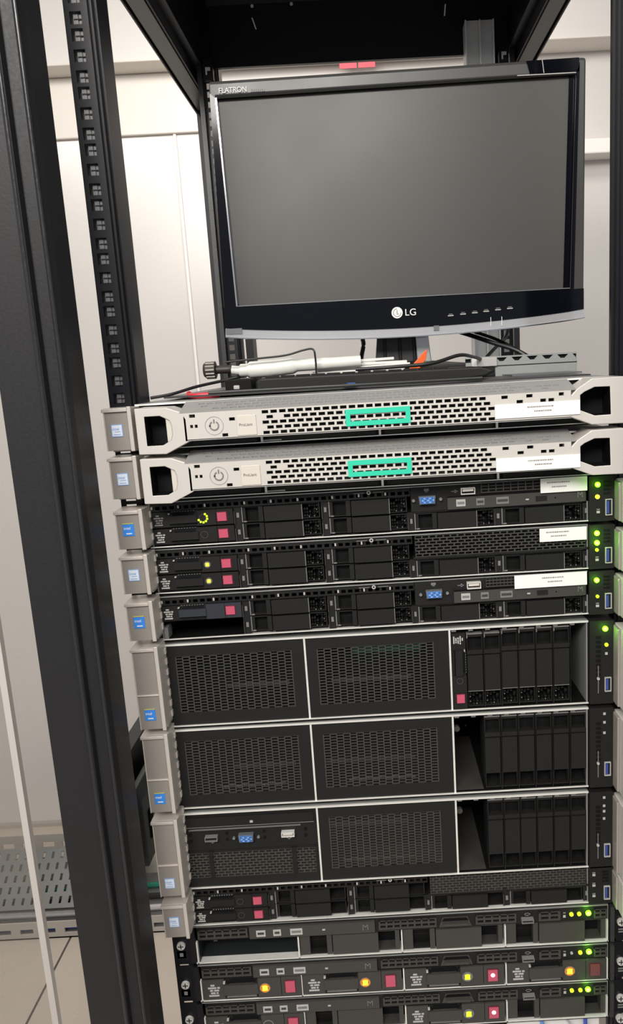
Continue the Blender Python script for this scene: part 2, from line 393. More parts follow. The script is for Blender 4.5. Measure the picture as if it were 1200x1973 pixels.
for z in (-0.5685, -0.6155, -0.6600):
    obj('latch_slot', shared('latch_slot', lambda: MB().box(0, 0.012, -0.002, 0, 0, 0.001, 'zinc').box(0, 0.012, -0.002, 0, 0.003, 0.004, 'zinc').box(0, 0.012, -0.001, 0, 0.005, 0.0058, 'duct_grey')), rack, (0.2205, 0.0, z + RZ))
# rear rails and posts
rail(-0.2545, -0.2365, -0.2450, 0.70, 'mounting_rail', False, 0.66)
rail(0.2330, 0.2560, 0.2445, 0.70, 'mounting_rail', True, 0.66)
rk('rear_post', MB().profile([(-0.300, 0.86), (-0.272, 0.86), (-0.270, 0.855), (-0.262, 0.855), (-0.258, 0.90), (-0.300, 0.90)], FZ, 0.56, 'rack_black'), bevel=0.0008)
rk('rear_post', MB().profile([(0.300, 0.86), (0.300, 0.90), (0.258, 0.90), (0.262, 0.855), (0.270, 0.855), (0.272, 0.86)], FZ, 0.56, 'rack_black'), bevel=0.0008)
rk('post_liner', MB().box(-0.262, -0.2545, 0.69, 0.86, FZ, 0.66, 'rack_grey').box(-0.2225, -0.2090, 0.715, 0.76, FZ, 0.50, 'rack_black'))
rk('post_liner', MB().box(0.2575, 0.2655, 0.69, 0.86, FZ, 0.66, 'rack_grey'))
# top beams running front to back
for s in (-1, 1):
    xs = sorted((s * 0.3035, s * 0.268)); xi = sorted((s * 0.268, s * 0.254)); xm = sorted((s * 0.2975, s * 0.274))
    b = MB().box(xs[0], xs[1], -0.09, 0.90, TOP + 0.003, 0.575, 'rack_black').box(xi[0], xi[1], -0.09, 0.90, TOP + 0.014, 0.64, 'rail_black')
    b.box(xm[0], xm[1], -0.05, 0.86, TOP - 0.001, TOP + 0.004, 'beam_grey')
    b.box(*sorted((s * 0.3035, s * 0.3005)), -0.09, 0.90, TOP - 0.003, TOP + 0.003, 'rack_black').box(*sorted((s * 0.271, s * 0.268)), -0.09, 0.90, TOP - 0.003, TOP + 0.003, 'rack_black')
    rk('top_beam', b, bevel=0.0006)
rk('top_beam', MB().box(-0.268, 0.268, -0.09, -0.05, TOP, 0.575, 'rack_black'))
rk('roof_panel', MB().box(-0.3035, 0.3035, -0.05, 0.70, 0.630, 0.634, 'rail_black'))
b = MB().box(-0.2365, 0.256, 0.690, 0.698, 0.519, 0.632, 'rail_black'); b.box(-0.2365, 0.256, 0.684, 0.690, 0.612, 0.632, 'rack_grey')
for x, z in ((-0.1600, 0.5740), (0.1500, 0.5790)):
    b.prism([(x, z), (x + 0.002, z), (x - 0.003, z + 0.017), (x - 0.005, z + 0.017)] if x < 0 else [(x, z), (x + 0.002, z), (x + 0.004, z + 0.017), (x + 0.002, z + 0.017)], 0.6888, 0.690, 'white')
for x in (-0.162, -0.098): b.cyl((x, 0.6825, 0.606), 0.0025, 0.0018, 'silver', n=10)
rk('rear_cross_plate', b)
for x in (-0.243, 0.2445): rk('corner_bracket', MB().box(x - 0.007, x + 0.009, 0.680, 0.69, 0.498, 0.530, 'rail_black').box(x - 0.003, x + 0.005, 0.6785, 0.68, 0.512, 0.517, 'silver').box(x - 0.003, x - 0.0005, 0.6785, 0.68, 0.506, 0.512, 'silver'))
rk('rear_top_beam', MB().box(-0.300, 0.3, 0.862, 0.898, 0.67, 0.71, 'rack_black'))
# side cross beams at mid height
for s in (-1, 1):
    b = MB().box(*sorted((s * 0.296, s * 0.280)), -0.03, 0.86, -0.474, -0.363, 'rail_black')
    b.box(*sorted((s * 0.280, s * 0.272)), -0.03, 0.86, -0.474, -0.410, 'duct_grey')
    b.box(*sorted((s * 0.272, s * 0.2705)), 0.01, 0.03, -0.462, -0.438, 'deep_black')
    rk('side_beam', b, bevel=0.0015)
rk('side_bracket', MB().prism([(-0.272, -0.474), (-0.262, -0.474), (-0.262, -0.40), (-0.266, -0.385), (-0.272, -0.385)], 0.015, 0.12, 'duct_grey').box(-0.2625, -0.2608, 0.03, 0.042, -0.452, -0.42, 'deep_black'), bevel=0.001)
for z in (FZ + 0.03, ): rk('base_frame', MB().box(-0.297, 0.290, -0.088, -0.03, z, z + 0.06, 'rack_black').box(-0.297, 0.29, 0.82, 0.86, z, z + 0.06, 'rack_black'))

cd = empty('cable_duct', (0.2035, 0.664, FZ), 'tall grey ribbed cable duct standing upright at the right rear of the rack', 'duct')
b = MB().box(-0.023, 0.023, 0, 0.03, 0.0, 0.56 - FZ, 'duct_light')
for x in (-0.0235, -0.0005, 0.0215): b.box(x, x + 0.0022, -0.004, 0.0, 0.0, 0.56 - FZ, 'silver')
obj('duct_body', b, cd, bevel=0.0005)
# ================================================================== server parts
Y0 = -0.003      # front plane of the chassis bays
def ear_fn(h, two):
    b = MB(); w = 0.0245
    b.box(0.0, w, -0.0245, 0.0, 0.0015, h - 0.001, 'ear')                      # body
    b.box(w - 0.0035, w, -0.027, -0.0245, 0.0, h, 'ear')                   # right ridge
    b.box(0.0, 0.001, -0.0262, -0.0245, 0.001, h - 0.001, 'ear')
    b.box(-0.001, w - 0.0035, -0.0275, -0.0, h - 0.0042, h - 0.0012, 'ear')           # top lip
    if two: b.box(0.0, w - 0.0035, -0.0266, -0.024, 0.0345, 0.0358, 'ear')
    b.box(0.001, w - 0.0035, -0.0252, -0.0244, 0.001, h - 0.0042, 'ear_face')
    b.box(0.003, w, -0.019, -0.002, -0.0005, 0.0015, 'ear_face')
    for k in range(int(h / 0.0105)):
        z = 0.004 + k * 0.0105
        b.box(w, w + 0.0012, -0.006, -0.002, z, z + 0.006, 'ear')
    return b
def ear(sv, h, sticker, x=-0.2395, zl=0.0, two=False, y=-0.003):
    e = obj('release_latch', shared(('latch', round(h, 4), two), lambda: ear_fn(h, two)), sv, (x, y, zl), bevel=0.0007)
    if sticker:
        z = zl + (0.0155 if two else 0.0185)
        col = {'blue': 'sticker_blue', 'white': 'sticker_white'}[sticker]
        def st():
            b = MB().box(-0.0050, 0.0050, -0.0006, 0, -0.0054, 0.0054, 'sticker_edge' if sticker == 'white' else 'sticker_blue')
            b.box(-0.0043, 0.0043, -0.0008, -0.0004, -0.0047, 0.0047, col)
            if sticker == 'blue':
                b.box(-0.005, 0.005, -0.0009, -0.0004, 0.0056, 0.0064, 'sticker_yellow')
                b.box(-0.0022, 0.0028, -0.0010, -0.0006, -0.0036, -0.0026, 'white')
            else:
                b.box(-0.003, 0.003, -0.0010, -0.0006, -0.0036, -0.003, 'sticker_edge')
                b.box(-0.002, 0.003, -0.0010, -0.0006, -0.0012, -0.0007, 'sticker_edge')
            return b
        s = obj('badge', shared(('badge', sticker), st), e, (0.0105, -0.0252, z - zl), (0, 0, 0))
        s['label'] = 'small blue processor badge' if sticker == 'blue' else 'small white processor badge with blue edge'
        if sticker == 'blue': text('intel', 'badge_text', 0.0036, 'white', e, (0.0063, -0.0261, z - zl + 0.0006))
        else: text('intel', 'badge_text', 0.0036, 'sticker_edge', e, (0.0065, -0.0261, z - zl + 0.0004))
    return e

def right_latch(sv, h, zl=0.0):
    obj('release_latch', shared(('rlatch', round(h, 4)), lambda: MB().box(0, 0.024, -0.030, 0.0, 0.001, h - 0.001, 'bezel').box(-0.0025, 0.0, -0.018, 0.0, 0.002, h - 0.002, 'ear_face')), sv, (0.2148, -0.001, zl), bevel=0.0008)

def icon(b, x, z, s, m='mark', y=-0.0006):
    rows = (((-0.48, 0.40),), ((-0.30, 0.10), (0.18, 0.34)), ((-0.36, -0.10), (-0.02, 0.42)), ((-0.52, 0.20), (0.28, 0.50)), ((-0.28, 0.06),))
    for k, rw in enumerate(rows):
        for a, c in rw: b.box(x + a * s, x + c * s, y, y + 0.0004, z - s * 0.58 + k * s * 0.25, z - s * 0.58 + k * s * 0.25 + s * 0.15, m)

def caddy(sv, x, z, w, h, led=None, lit=False, rot=(0, 0, 0), dim=False, pm='panel', btn='red_button', iconm='mark'):
    """drive caddy: x to the right, z up, origin lower left corner"""
    lff = h > 0.02
    def body():
        b = MB()
        b.box(0, w, 0.0, 0.09, 0, h, 'plastic')
        t = 0.0012
        P = 'plastic'; y0 = -0.0015
        b.box(0, 0.22 * w, y0, 0, 0, h, pm if lff else P)
        b.box(0.22 * w, 0.56 * w, y0, 0, 0.0, 0.12 * h, P)
        b.box(0.22 * w, 0.56 * w, -0.0035, 0, 0.24 * h, 0.74 * h, pm)       # grip bar
        b.box(0.24 * w, 0.54 * w, -0.0030, 0, 0.12 * h, 0.15 * h, 'mark_dim' if lff else 'panel')
        b.prism([(0.22 * w, h * 0.74), (0.27 * w, h * 0.74), (0.22 * w, h)], y0, 0, P)
        b.prism([(0.56 * w, h * 0.74), (0.56 * w, h), (0.50 * w, h * 0.74)][::-1] if False else [(0.52 * w, h * 0.74), (0.56 * w, h * 0.74), (0.56 * w, h)], y0, 0, P)
        b.box(0.27 * w, 0.525 * w, -0.0005, 0, 0.76 * h, 0.96 * h, 'deep_black')
        b.box(0.56 * w, 0.79 * w, -0.0022, 0, 0, h, pm)
        b.box(0.795 * w, w, -0.0022, 0, 0, h, pm)
        b.box(0.215 * w, 0.235 * w, -0.004, 0, 0.86 * h, 0.93 * h, 'mark')
        for k in range(0 if lff else 9): b.box((0.25 + k * 0.033) * w, (0.266 + k * 0.033) * w, -0.001, 0, 0.97 * h, 1.0 * h, 'mark_dim')
        icon(b, (0.115 if lff else 0.09) * w, h * 0.48, h * (0.52 if lff else 0.6), iconm, -0.0021)
        b.annulus(((0.63) * w, -0.0026, h * 0.5), h * 0.20, h * 0.24, 0.0006, 'mark_dim' if lff else 'panel_lit')
        return b
    c = obj('drive_caddy', shared(('caddy', round(w, 4), round(h, 4), pm, iconm), body), sv, (x, Y0, z), rot)
    bw = 0.048 * w if lff else 0.055 * w
    def button():
        bx = (0.885 if lff else 0.865) * w; b = MB()
        b.box(bx - bw - 0.0008, bx + bw + 0.0008, -0.0026, 0, h * 0.2, h * 0.83, 'red_dark')
        b.box(bx - bw, bx + bw, -0.0036, 0, h * 0.24, h * 0.79, btn)
        return b
    obj('release_button', shared(('button', round(w, 4), round(h, 4), btn), button), c)
    if lit: obj('button_light', shared(('blight', round(w, 4)), lambda: MB().cyl((0.885 * w, -0.0040, h * 0.55), 0.0022, 0.0006, 'led_white', n=10)), c)
    if led:
        if led == 'ring':
            b = MB()
            for a in (20, 55, -15, -50, -85, -120, -155): 
                A = math.radians(a); b.box(0.63 * w + 0.0042 * math.cos(A) - 0.0008, 0.63 * w + 0.0042 * math.cos(A) + 0.0008, -0.0032, -0.0022, h / 2 + 0.0042 * math.sin(A) - 0.0008, h / 2 + 0.0042 * math.sin(A) + 0.0008, 'led_lime')
            o = obj('indicator_light', b, c)
        else:
            r = 0.0034 if lff else 0.0019
            mm = {'amber': 'led_amber', 'yellow': 'led_yellow', 'lime': 'led_lime'}[led]
            def f():
                b = MB().box(0.63 * w - r * 0.8, 0.63 * w + r * 0.8, -0.0034, -0.0022, h / 2 - r * 0.8, h / 2 + r * 0.8, 'led_yellow' if led == 'amber' else mm)
                b.annulus((0.63 * w, -0.0030, h / 2), r * 1.05, r * 1.5, 0.0006, 'amber_ring' if led == 'amber' else 'mark_dim'); return b
            o = obj('indicator_light', shared(('led', led, round(w, 3)), f), c)
    return c

def blank_fn(w, h, style):
    b = MB(); lff = style == 'lff'
    D = 0.10
    b.box(0, w, 0.012, 0.03, 0, h, 'deep_black')
    rec0, rec1, pil1, pan1 = (0.10, 0.27, 0.33, 0.78) if lff else (0.05, 0.22, 0.29, 0.77)
    pm = 'panel_lit' if lff else 'panel'
    if lff: b.box(0.0, rec0 * w, -0.001, 0.012, 0, h, pm)
    else: b.box(0.0, 0.012 * w, -0.001, 0.012, 0, h, 'mark_dim'); b.box(0.012 * w, rec0 * w, 0.0, 0.012, 0, h, 'plastic')
    b.box(rec0 * w, rec1 * w, 0.006, 0.012, 0.06 * h, 0.94 * h, 'recess'); b.box(rec0 * w, rec1 * w, -0.0005, 0.012, 0, 0.06 * h, 'panel'); b.box(rec0 * w, rec1 * w, -0.0005, 0.012, 0.94 * h, h, 'panel')
    b.box(rec0 * w, rec1 * w, 0.0058, 0.0062, 0.5 * h, 0.52 * h, 'plastic')
    b.box(rec1 * w, pil1 * w - 0.001, -0.002, 0.012, 0, h, pm); b.box(pil1 * w - 0.001, pil1 * w, 0.001, 0.012, 0, h, 'recess')
    b.box(pil1 * w, pan1 * w, -0.003, 0.012, 0.0, h * 0.97, pm)
    b.box(pan1 * w, pan1 * w + 0.0006, -0.003, 0.002, 0.0, h * 0.97, 'mark_dim' if style == 'sff' else pm)
    b.box(pan1 * w, w, -0.0003, 0.012, 0, 0.05 * h, pm); b.box(pan1 * w, w, -0.0003, 0.012, 0.94 * h, h, pm)
    b.box((0.985 if not lff else 0.955) * w, w, -0.0003, 0.012, 0, h, pm)
    if style == 'sff':
        rnd = random.Random(3)
        for a in range(6):
            for c in range(4):
                xx = (0.79 + a * 0.033) * w; zz = (0.1 + c * 0.21) * h
                if rnd.random() < 0.85: b.prism([(xx, zz), (xx + 0.026 * w, zz + 0.03 * h * rnd.random()), (xx + 0.022 * w, zz + 0.15 * h), (xx + 0.004 * w, zz + 0.13 * h)], rnd.uniform(0, 0.004), 0.012, rnd.choice(['plastic', 'plastic', 'recess', 'panel']))
                if rnd.random() < 0.2: b.box(xx, xx + 0.012 * w, -0.0006, 0.0, zz, zz + 0.06 * h, 'mark_dim')
        b.box(0.02 * w, 0.06 * w, -0.0012, 0, 0.0, 0.07 * h, 'mark_dim')
    for k in range(12): b.box((0.31 + k * 0.038) * w, (0.33 + k * 0.038) * w, 0.0, 0.004, 0.975 * h, 1.0 * h, 'recess')
    return b
def blank(sv, x, z, w, h, style='sff', rot=(0, 0, 0)):
    return obj('drive_blank', shared(('blank', round(w, 4), round(h, 4), style), lambda: blank_fn(w, h, style)), sv, (x, Y0 + 0.002, z), rot)

def usb_port(sv, x, z, w, h, vertical=False, col='usb_blue', shell='mark'):
    def f():
        b = MB(); t = 0.0007
        b.ring([(0, 0), (w, 0), (w, h), (0, h)], [(t, t), (w - t, t), (w - t, h - t), (t, h - t)], -0.0022, 0.006, shell)
        b.box(t, w - t, 0.002, 0.006, t, h - t, 'deep_black')
        if vertical: b.box(w * 0.2, w * 0.55, -0.0018, 0.004, h * 0.12, h * 0.88, col)
        else: b.box(w * 0.12, w * 0.88, -0.0018, 0.004, h * 0.45, h * 0.8, col)
        return b
    return obj('usb_port', shared(('usb', w, h, vertical, col, shell), f), sv, (x, Y0 - 0.003, z))
def vga_port(sv, x, z, w=0.0155, h=0.0075):
    def f():
        b = MB()
        b.prism([(0.0007, 0), (w - 0.0007, 0), (w, h), (0, h)], -0.003, 0.002, 'duct_grey')
        b.prism([(0.0017, 0.0008), (w - 0.0017, 0.0008), (w - 0.001, h - 0.0008), (0.001, h - 0.0008)], -0.0042, 0.0, 'vga_blue')
        for r in range(3):
            for c in range(5): b.cyl((w * 0.18 + c * w * 0.16 + (r % 2) * 0.0008, -0.0044, h * 0.25 + r * h * 0.25), 0.00045, 0.0005, 'sticker_white' if (r + c) % 2 else 'deep_black', n=6)
        for xx in (-0.0048, w + 0.0048): b.cyl((xx, -0.0018, h * 0.5), 0.0015, 0.002, 'mark_dim', n=6)
        return b
    return obj('vga_port', shared(('vga', w, h), f), sv, (x, Y0 - 0.002, z))

def name_label(sv, x0, x1, z0, z1, y=-0.0075, lean=0.0):
    w, h = x1 - x0, z1 - z0; b = MB().box(0, w, -0.0003, 0.0003, 0, h, 'white'); rnd = random.Random(int(x0 * 1e5) + int(z0 * 1e5))
    for row, (a, c) in enumerate(((0.38, 0.68), (0.46, 0.66)) if w > 0.06 else ((0.14, 0.62), (0.24, 0.56))):
        x = a * w
        while x < c * w:
            d = rnd.uniform(0.0006, 0.0016); b.box(x, x + d, -0.0005, -0.0003, h * (0.66 - row * 0.30), h * (0.66 - row * 0.30) + 0.0011, 'print_grey'); x += d + 0.0005
    o = obj('name_label', b, sv, (x0, y, z0)); o['label'] = 'white paper name label with two faint lines of print'; return o

def led(sv, x, z, s, m, y=-0.0065, glow=False):
    b = MB().cyl((0, -0.0012, 0), s, 0.0014, m, n=12)
    if glow: b.cyl((0, -0.0018, 0), s * 0.6, 0.0012, 'led_green_core', n=12)
    o = obj('indicator_light', b, sv, (x, y, z))
    if glow:
        l = bpy.data.lights.new('indicator_glow', 'POINT'); l.energy = 0.006; l.color = (0.25, 1.0, 0.02); l.shadow_soft_size = 0.0015
        g_ = bpy.data.objects.new('indicator_glow', l); COL.objects.link(g_); g_.parent = sv; g_.location = (x, y - 0.006, z)
    return o

def server(zbase, slope, label, group=None):
    return empty('rack_server', (0, 0, zbase), label, 'server', 'servers mounted in the black rack', (0, -math.atan(slope), 0))

def chassis(sv, h, xr=0.2105, lip=0.0018, top='silver', depth=0.62, twoU=False, back=0.12):
    b = MB()
    b.box(-0.2185, xr, -0.0050, depth, 0.0, 0.0009, 'silver').box(-0.2185, xr, -0.0050, -0.0035, 0.0, lip, 'silver')
    b.box(-0.2185, xr, Y0, depth, h - 0.0009, h, 'zinc')
    if top == 'silver': b.box(-0.2185, xr, -0.0050, -0.0030, h - 0.0016, h, 'silver')
    b.box(-0.2165, -0.2155, Y0, depth, 0.0009, h - 0.0009, 'zinc').box(-0.2153, xr - 0.002, 0.012, back, 0.0009, 0.0012, 'recess'); b.box(xr - 0.001, xr, Y0, depth, 0.0009, h - 0.0009, 'zinc')
    b.box(-0.2155, xr - 0.001, back, depth, 0.0009, h - 0.0009, 'deep_black')
    return obj('chassis', b, sv)

def side_module(sv, h, x0=0.1888, x1=0.2118, y=-0.0045):
    b = MB().box(x0, x1, y - 0.002, 0.05, 0.0006, h - 0.0003, 'panel')
    b.box(x1, x1 + 0.0015, y - 0.001, 0.05, 0.0008, h - 0.001, 'plastic')
    if h > 0.06:
        for k in range(10): b.box(x0 + 0.006, x0 + 0.0105, y - 0.0024, y, h - 0.018 - k * 0.0047, h - 0.0155 - k * 0.0047, 'recess')
        b.box(x0 + 0.0075, x0 + 0.0082, y - 0.003, y, 0.012, 0.040, 'mark_dim'); b.cyl((x0 + 0.0078, y - 0.0036, 0.027), 0.0014, 0.003, 'mark', n=10)
    else:
        for k in range(4): b.box(x0 + 0.0135, x0 + 0.0195, y - 0.0024, y, h - 0.007 - k * 0.0035, h - 0.0052 - k * 0.0035, 'recess')
        b.cyl((x0 + 0.0155, y - 0.0022, h * 0.62), 0.0009, 0.001, 'mark_dim', n=8)
    return obj('status_panel', b, sv)

SX = [-0.2149, -0.1321, -0.0513]   # stacks
LX = [0.0275, 0.1085]
def sff_base(sv, h=0.0432):
    chassis(sv, h, xr=0.1885, top='none')
    b = MB()
    # perforated strip above the drive columns
    for x0, x1 in ((-0.2185, -0.1330), (-0.1330, -0.0520), (-0.0520, 0.0245)):
        n = int((x1 - x0) / 0.0063); cw = (x1 - x0) / n
        b.perf(x0, x1, 0.0345, 0.0418, Y0 - 0.0005, Y0 + 0.0005, [(0.0362, 0.0392, [(x0 + (k + 0.2) * cw, x0 + (k + 0.85) * cw) for k in range(n)])], 'plastic')
        for k in range(3): b.box(x0 + 0.004 + k * 0.0245, x0 + 0.0055 + k * 0.0245, Y0 - 0.0012, Y0, 0.0368, 0.0395, 'mark')
    b.box(-0.2185, 0.1885, 0.0, 0.004, 0.0413, 0.0424, 'plastic')
    obj('vent_strip', b, sv)
    for x0, x1 in ((-0.2188, -0.2155), (-0.1392, -0.1325), (-0.0583, -0.0517), (0.0210, 0.0270), (0.1012, 0.1080), (0.1838, 0.1888)):
        top = 0.0345 if x0 < 0.02 else 0.0190
        b = MB().box(x0, x1, Y0 + 0.001, 0.11, 0.0018, top, 'plastic')
        for z in (0.0085, 0.0245):
            if z < top: b.box(x0 + (x1 - x0) * 0.4, x0 + (x1 - x0) * 0.75, Y0 - 0.0002, Y0 + 0.001, z, z + 0.0045, 'mark_dim').box(x0 + (x1 - x0) * 0.05, x0 + (x1 - x0) * 0.15, Y0 - 0.001, Y0 + 0.001, z - 0.006, z + 0.006, 'panel_lit')
        obj('bay_divider', b, sv)
    obj('bay_divider', MB().box(0.0270, 0.1885, Y0 + 0.001, 0.11, 0.0180, 0.0196, 'plastic'), sv)
def emblem(sv, x, z):
    b = MB().box(-0.014, -0.004, 0, 0.0004, 0, 0.0006, 'mark_dim').box(0.004, 0.014, 0, 0.0004, 0, 0.0006, 'mark_dim').annulus((0, -0.0003, 0.0003), 0.0009, 0.0019, 0.0006, 'mark', n=14)
    obj('emblem', b, sv, (x, Y0 - 0.0012, z))
def media_bay(sv, vents=(0.0895, 0.1440), usbx=0.0710, vgax=0.0320, dx=0.0):
    b = MB().box(0.0250, 0.1885, Y0, 0.05, 0.0196, 0.0425, 'panel')
    o = obj('media_bay', b, sv)
    d = MB().box(0.0585 + dx, 0.1860, Y0 - 0.0022, 0.0, 0.0200, 0.0318 - 0.0008, 'panel_lit')
    d.box(0.0585 + dx, 0.1860, Y0 - 0.0025, 0.0, 0.0316, 0.0320, 'recess')
    for k, (a, wd) in enumerate(((0.0665, 0.0085), (0.0850, 0.0075), (0.1035, 0.0115))):
        mm = ('mark', 'mark_dim', 'mark_dim')[k]
        d.box(a + dx * 0.6, a + dx * 0.6 + wd, Y0 - 0.0026, Y0, 0.0225, 0.0290, mm); d.box(a + dx * 0.6 + 0.001, a + dx * 0.6 + wd - 0.001, Y0 - 0.0028, Y0, 0.0245, 0.0268, 'panel_lit' if k else 'mark_dim')
    d.box(0.1305, 0.1335, Y0 - 0.003, Y0, 0.0245, 0.0258, 'mark').box(0.1400, 0.1500, Y0 - 0.0032, Y0, 0.0232, 0.0275, 'panel').cyl((0.1580, Y0 - 0.0024, 0.0250), 0.0007, 0.001, 'recess', n=8)
    d.box(0.1785, 0.1790, Y0 - 0.0027, Y0, 0.0240, 0.0292, 'mark_dim').box(0.1825, 0.1830, Y0 - 0.0027, Y0, 0.0240, 0.0292, 'mark_dim')
    d.prism([(0.1790, 0.0292), (0.1807, 0.0262), (0.1812, 0.0262), (0.1830, 0.0292), (0.1824, 0.0292), (0.1809, 0.0270), (0.1796, 0.0292)], Y0 - 0.0027, Y0, 'mark_dim')
    obj('disc_drive', d, sv)
    v = MB(); n = 8; cw = (vents[1] - vents[0]) / n
    v.box(vents[0], vents[1], Y0 - 0.0008, Y0 - 0.0002, 0.0335, 0.0424, 'recess')
    v.grid(vents[0], vents[1], 0.0335, 0.0424, n, 3, 'panel_lit', Y0 - 0.0020, Y0 - 0.0008, 0.84, 0.66, 'none')
    obj('vent_grille', v, sv)
    vga_port(sv, vgax, 0.0268); obj('port_symbol', MB().box(0, 0.0045, 0, 0.0004, 0, 0.0022, 'mark_dim').box(0.001, 0.0035, 0, 0.0004, -0.0012, -0.0005, 'mark_dim'), sv, (vgax + 0.0055, Y0 - 0.0006, 0.0385))
    usb_port(sv, usbx, 0.0336, 0.0130, 0.0062, False, 'plate', 'silver'); obj('port_symbol', MB().box(0, 0.006, 0, 0.0004, 0, 0.0007, 'mark_dim').box(0.003, 0.0045, 0, 0.0004, -0.001, 0.0018, 'mark_dim'), sv, (usbx - 0.0085, Y0 - 0.0006, 0.0362))

# ------------------------------------------------------------------ servers with a light bezel (top two)
def bezel_server(zb, slope, label, ear_z, bz, lab, green, grow):
    """bz: offset of the bezel; coordinates written in world z, then shifted by -zb"""
    sv = server(zb, slope, label, None)
    h = 0.0422
    chassis(sv, h, xr=0.2105, back=0.08)
    b = MB().box(-0.2150, 0.2095, Y0 + 0.001, 0.08, 0.0018, 0.040, 'recess')
    for x in (-0.1076, -0.0005, 0.1058): b.box(x - 0.001, x + 0.001, Y0 - 0.001, Y0 + 0.002, 0.001, 0.016, 'silver')
    b.box(-0.103, -0.004, Y0 - 0.0002, Y0 + 0.001, 0.0024, 0.0125, 'panel').box(0.004, 0.102, Y0 - 0.0002, Y0 + 0.001, 0.0024, 0.0125, 'panel').box(0.11, 0.185, Y0 - 0.0002, Y0 + 0.001, 0.0024, 0.0125, 'panel').box(-0.205, -0.112, Y0 - 0.0002, Y0 + 0.001, 0.0024, 0.0125, 'plastic')
    b.box(-0.1066, -0.090, Y0 - 0.0008, Y0 + 0.001, 0.0024, 0.0036, 'zinc')
    obj('drive_row', b, sv)
    o = bz - zb     # add to world-z numbers written for the first server
    z = lambda v: v + o
    yf, yb = -0.035, -0.0325
    # pierced front band
    x0, x1 = -0.1690, 0.1650; zt, zl = z(-0.0072), z(-0.0305)
    rows = []; rnd = random.Random(5)
    for r in range(5):
        zc = zl + 0.0028 + r * 0.00445; off = 0.5 * (r % 2); hs = []
        for k in range(int((0.100 + 0.100) / 0.0075) + 1):
            xa = -0.1015 + (k + off) * 0.0075
            if xa < -0.088 and rnd.random() < 0.4: continue
            if xa > 0.088 and rnd.random() < 0.3: continue
            hs.append((xa, xa + 0.0056))
        if r == 4: hs += [(0.1050, 0.1106), (0.1265, 0.1320), (0.1545, 0.1590)]; hs = [(-0.1640, -0.1590)] + hs
        if r == 3: hs = [(-0.1300, -0.1250)] + hs + [(0.1180, 0.1236), (0.1385, 0.1435), (0.1455, 0.1505)]
        if r == 2: hs = [(-0.1640, -0.1615), (-0.1600, -0.1575)] + hs
        if r == 0: hs = [(-0.1370, -0.1320)] + hs
        hs = sorted(h_ for h_ in hs if not (-0.1245 < h_[0] < -0.1060)); hs2 = []
        for q in hs:
            if not hs2 or q[0] > hs2[-1][1] + 0.0008: hs2.append(q)
        rows.append((zc - 0.0014, zc + 0.0014, hs2))
    b = MB().perf(x0, x1, zl, zt, yf, yb, rows, 'bezel')
    b.box(-0.1135, -0.1120, yf + 0.0005, yb, zl, zt, 'bezel')
    obj('bezel_front', b, sv)
    # dark liner behind the pierced band
    # sloped pierced top of the bezel (three rows)
    t = MB(); L = 0.0295; rws = []
    for r in range(3):
        hs = []
        for k in range(43):
            xa = -0.1590 + (k + 0.5 * (r % 2)) * 0.0075
            if (xa < -0.13 or xa > 0.115) and rnd.random() < 0.45: continue
            if xa + 0.0056 < x1: hs.append((xa, xa + 0.0054))
        rws.append((0.004 + r * 0.0075, 0.0075 + r * 0.0075, hs))
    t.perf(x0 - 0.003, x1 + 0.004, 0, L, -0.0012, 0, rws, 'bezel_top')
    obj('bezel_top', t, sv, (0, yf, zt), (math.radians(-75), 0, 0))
    obj('bezel_sill', MB().box(x0, x1, yf, -0.022, zl - 0.0006, zl + 0.0006, 'bezel_top'), sv)
    # end blocks with grip holes
    Lo = [(-0.2105, z(-0.0405)), (-0.1868, z(-0.0412)), (-0.1665, z(-0.0318)), (-0.1665, z(-0.0250)), (-0.1665, z(-0.0120)), (-0.1695, z(-0.0065)), (-0.1830, z(-0.0014)), (-0.2105, z(-0.0008))]
    Li = [(-0.2025, z(-0.0333)), (-0.1890, z(-0.0333)), (-0.1815, z(-0.0295)), (-0.1800, z(-0.0245)), (-0.1800, z(-0.0170)), (-0.1815, z(-0.0125)), (-0.1895, z(-0.0082)), (-0.2025, z(-0.0082))]
    e = MB().ring(Lo, Li, yf, -0.004, 'bezel', 'recess').prism([(-0.2030, z(-0.034)), (-0.1838, z(-0.034)), (-0.1838, z(-0.008)), (-0.2030, z(-0.008))], -0.016, -0.0145, 'deep_black').prism([(-0.1850, z(-0.0333)), (-0.1795, z(-0.029)), (-0.1795, z(-0.0125)), (-0.1850, z(-0.0088))], -0.0335, -0.0145, 'plate')
    obj('bezel_grip', e, sv, bevel=0.0009)
    Ro = [(0.2110, z(-0.0382)), (0.2110, z(0.0020)), (0.1830, z(0.0016)), (0.1700, z(-0.0066)), (0.1650, z(-0.0120)), (0.1640, z(-0.0250)), (0.1640, z(-0.0300)), (0.1830, z(-0.0378))]
    Ri = [(0.1992, z(-0.0298)), (0.1985, z(-0.0060)), (0.1855, z(-0.0057)), (0.1770, z(-0.0092)), (0.1732, z(-0.0118)), (0.1732, z(-0.0180)), (0.1732, z(-0.0248)), (0.1855, z(-0.0300))]
    e = MB().ring(Ro, Ri, yf, -0.004, 'bezel', 'recess').box(0.172, 0.2, -0.012, -0.0105, z(-0.031), z(-0.005), 'deep_black')
    obj('bezel_grip', e, sv, bevel=0.0009)
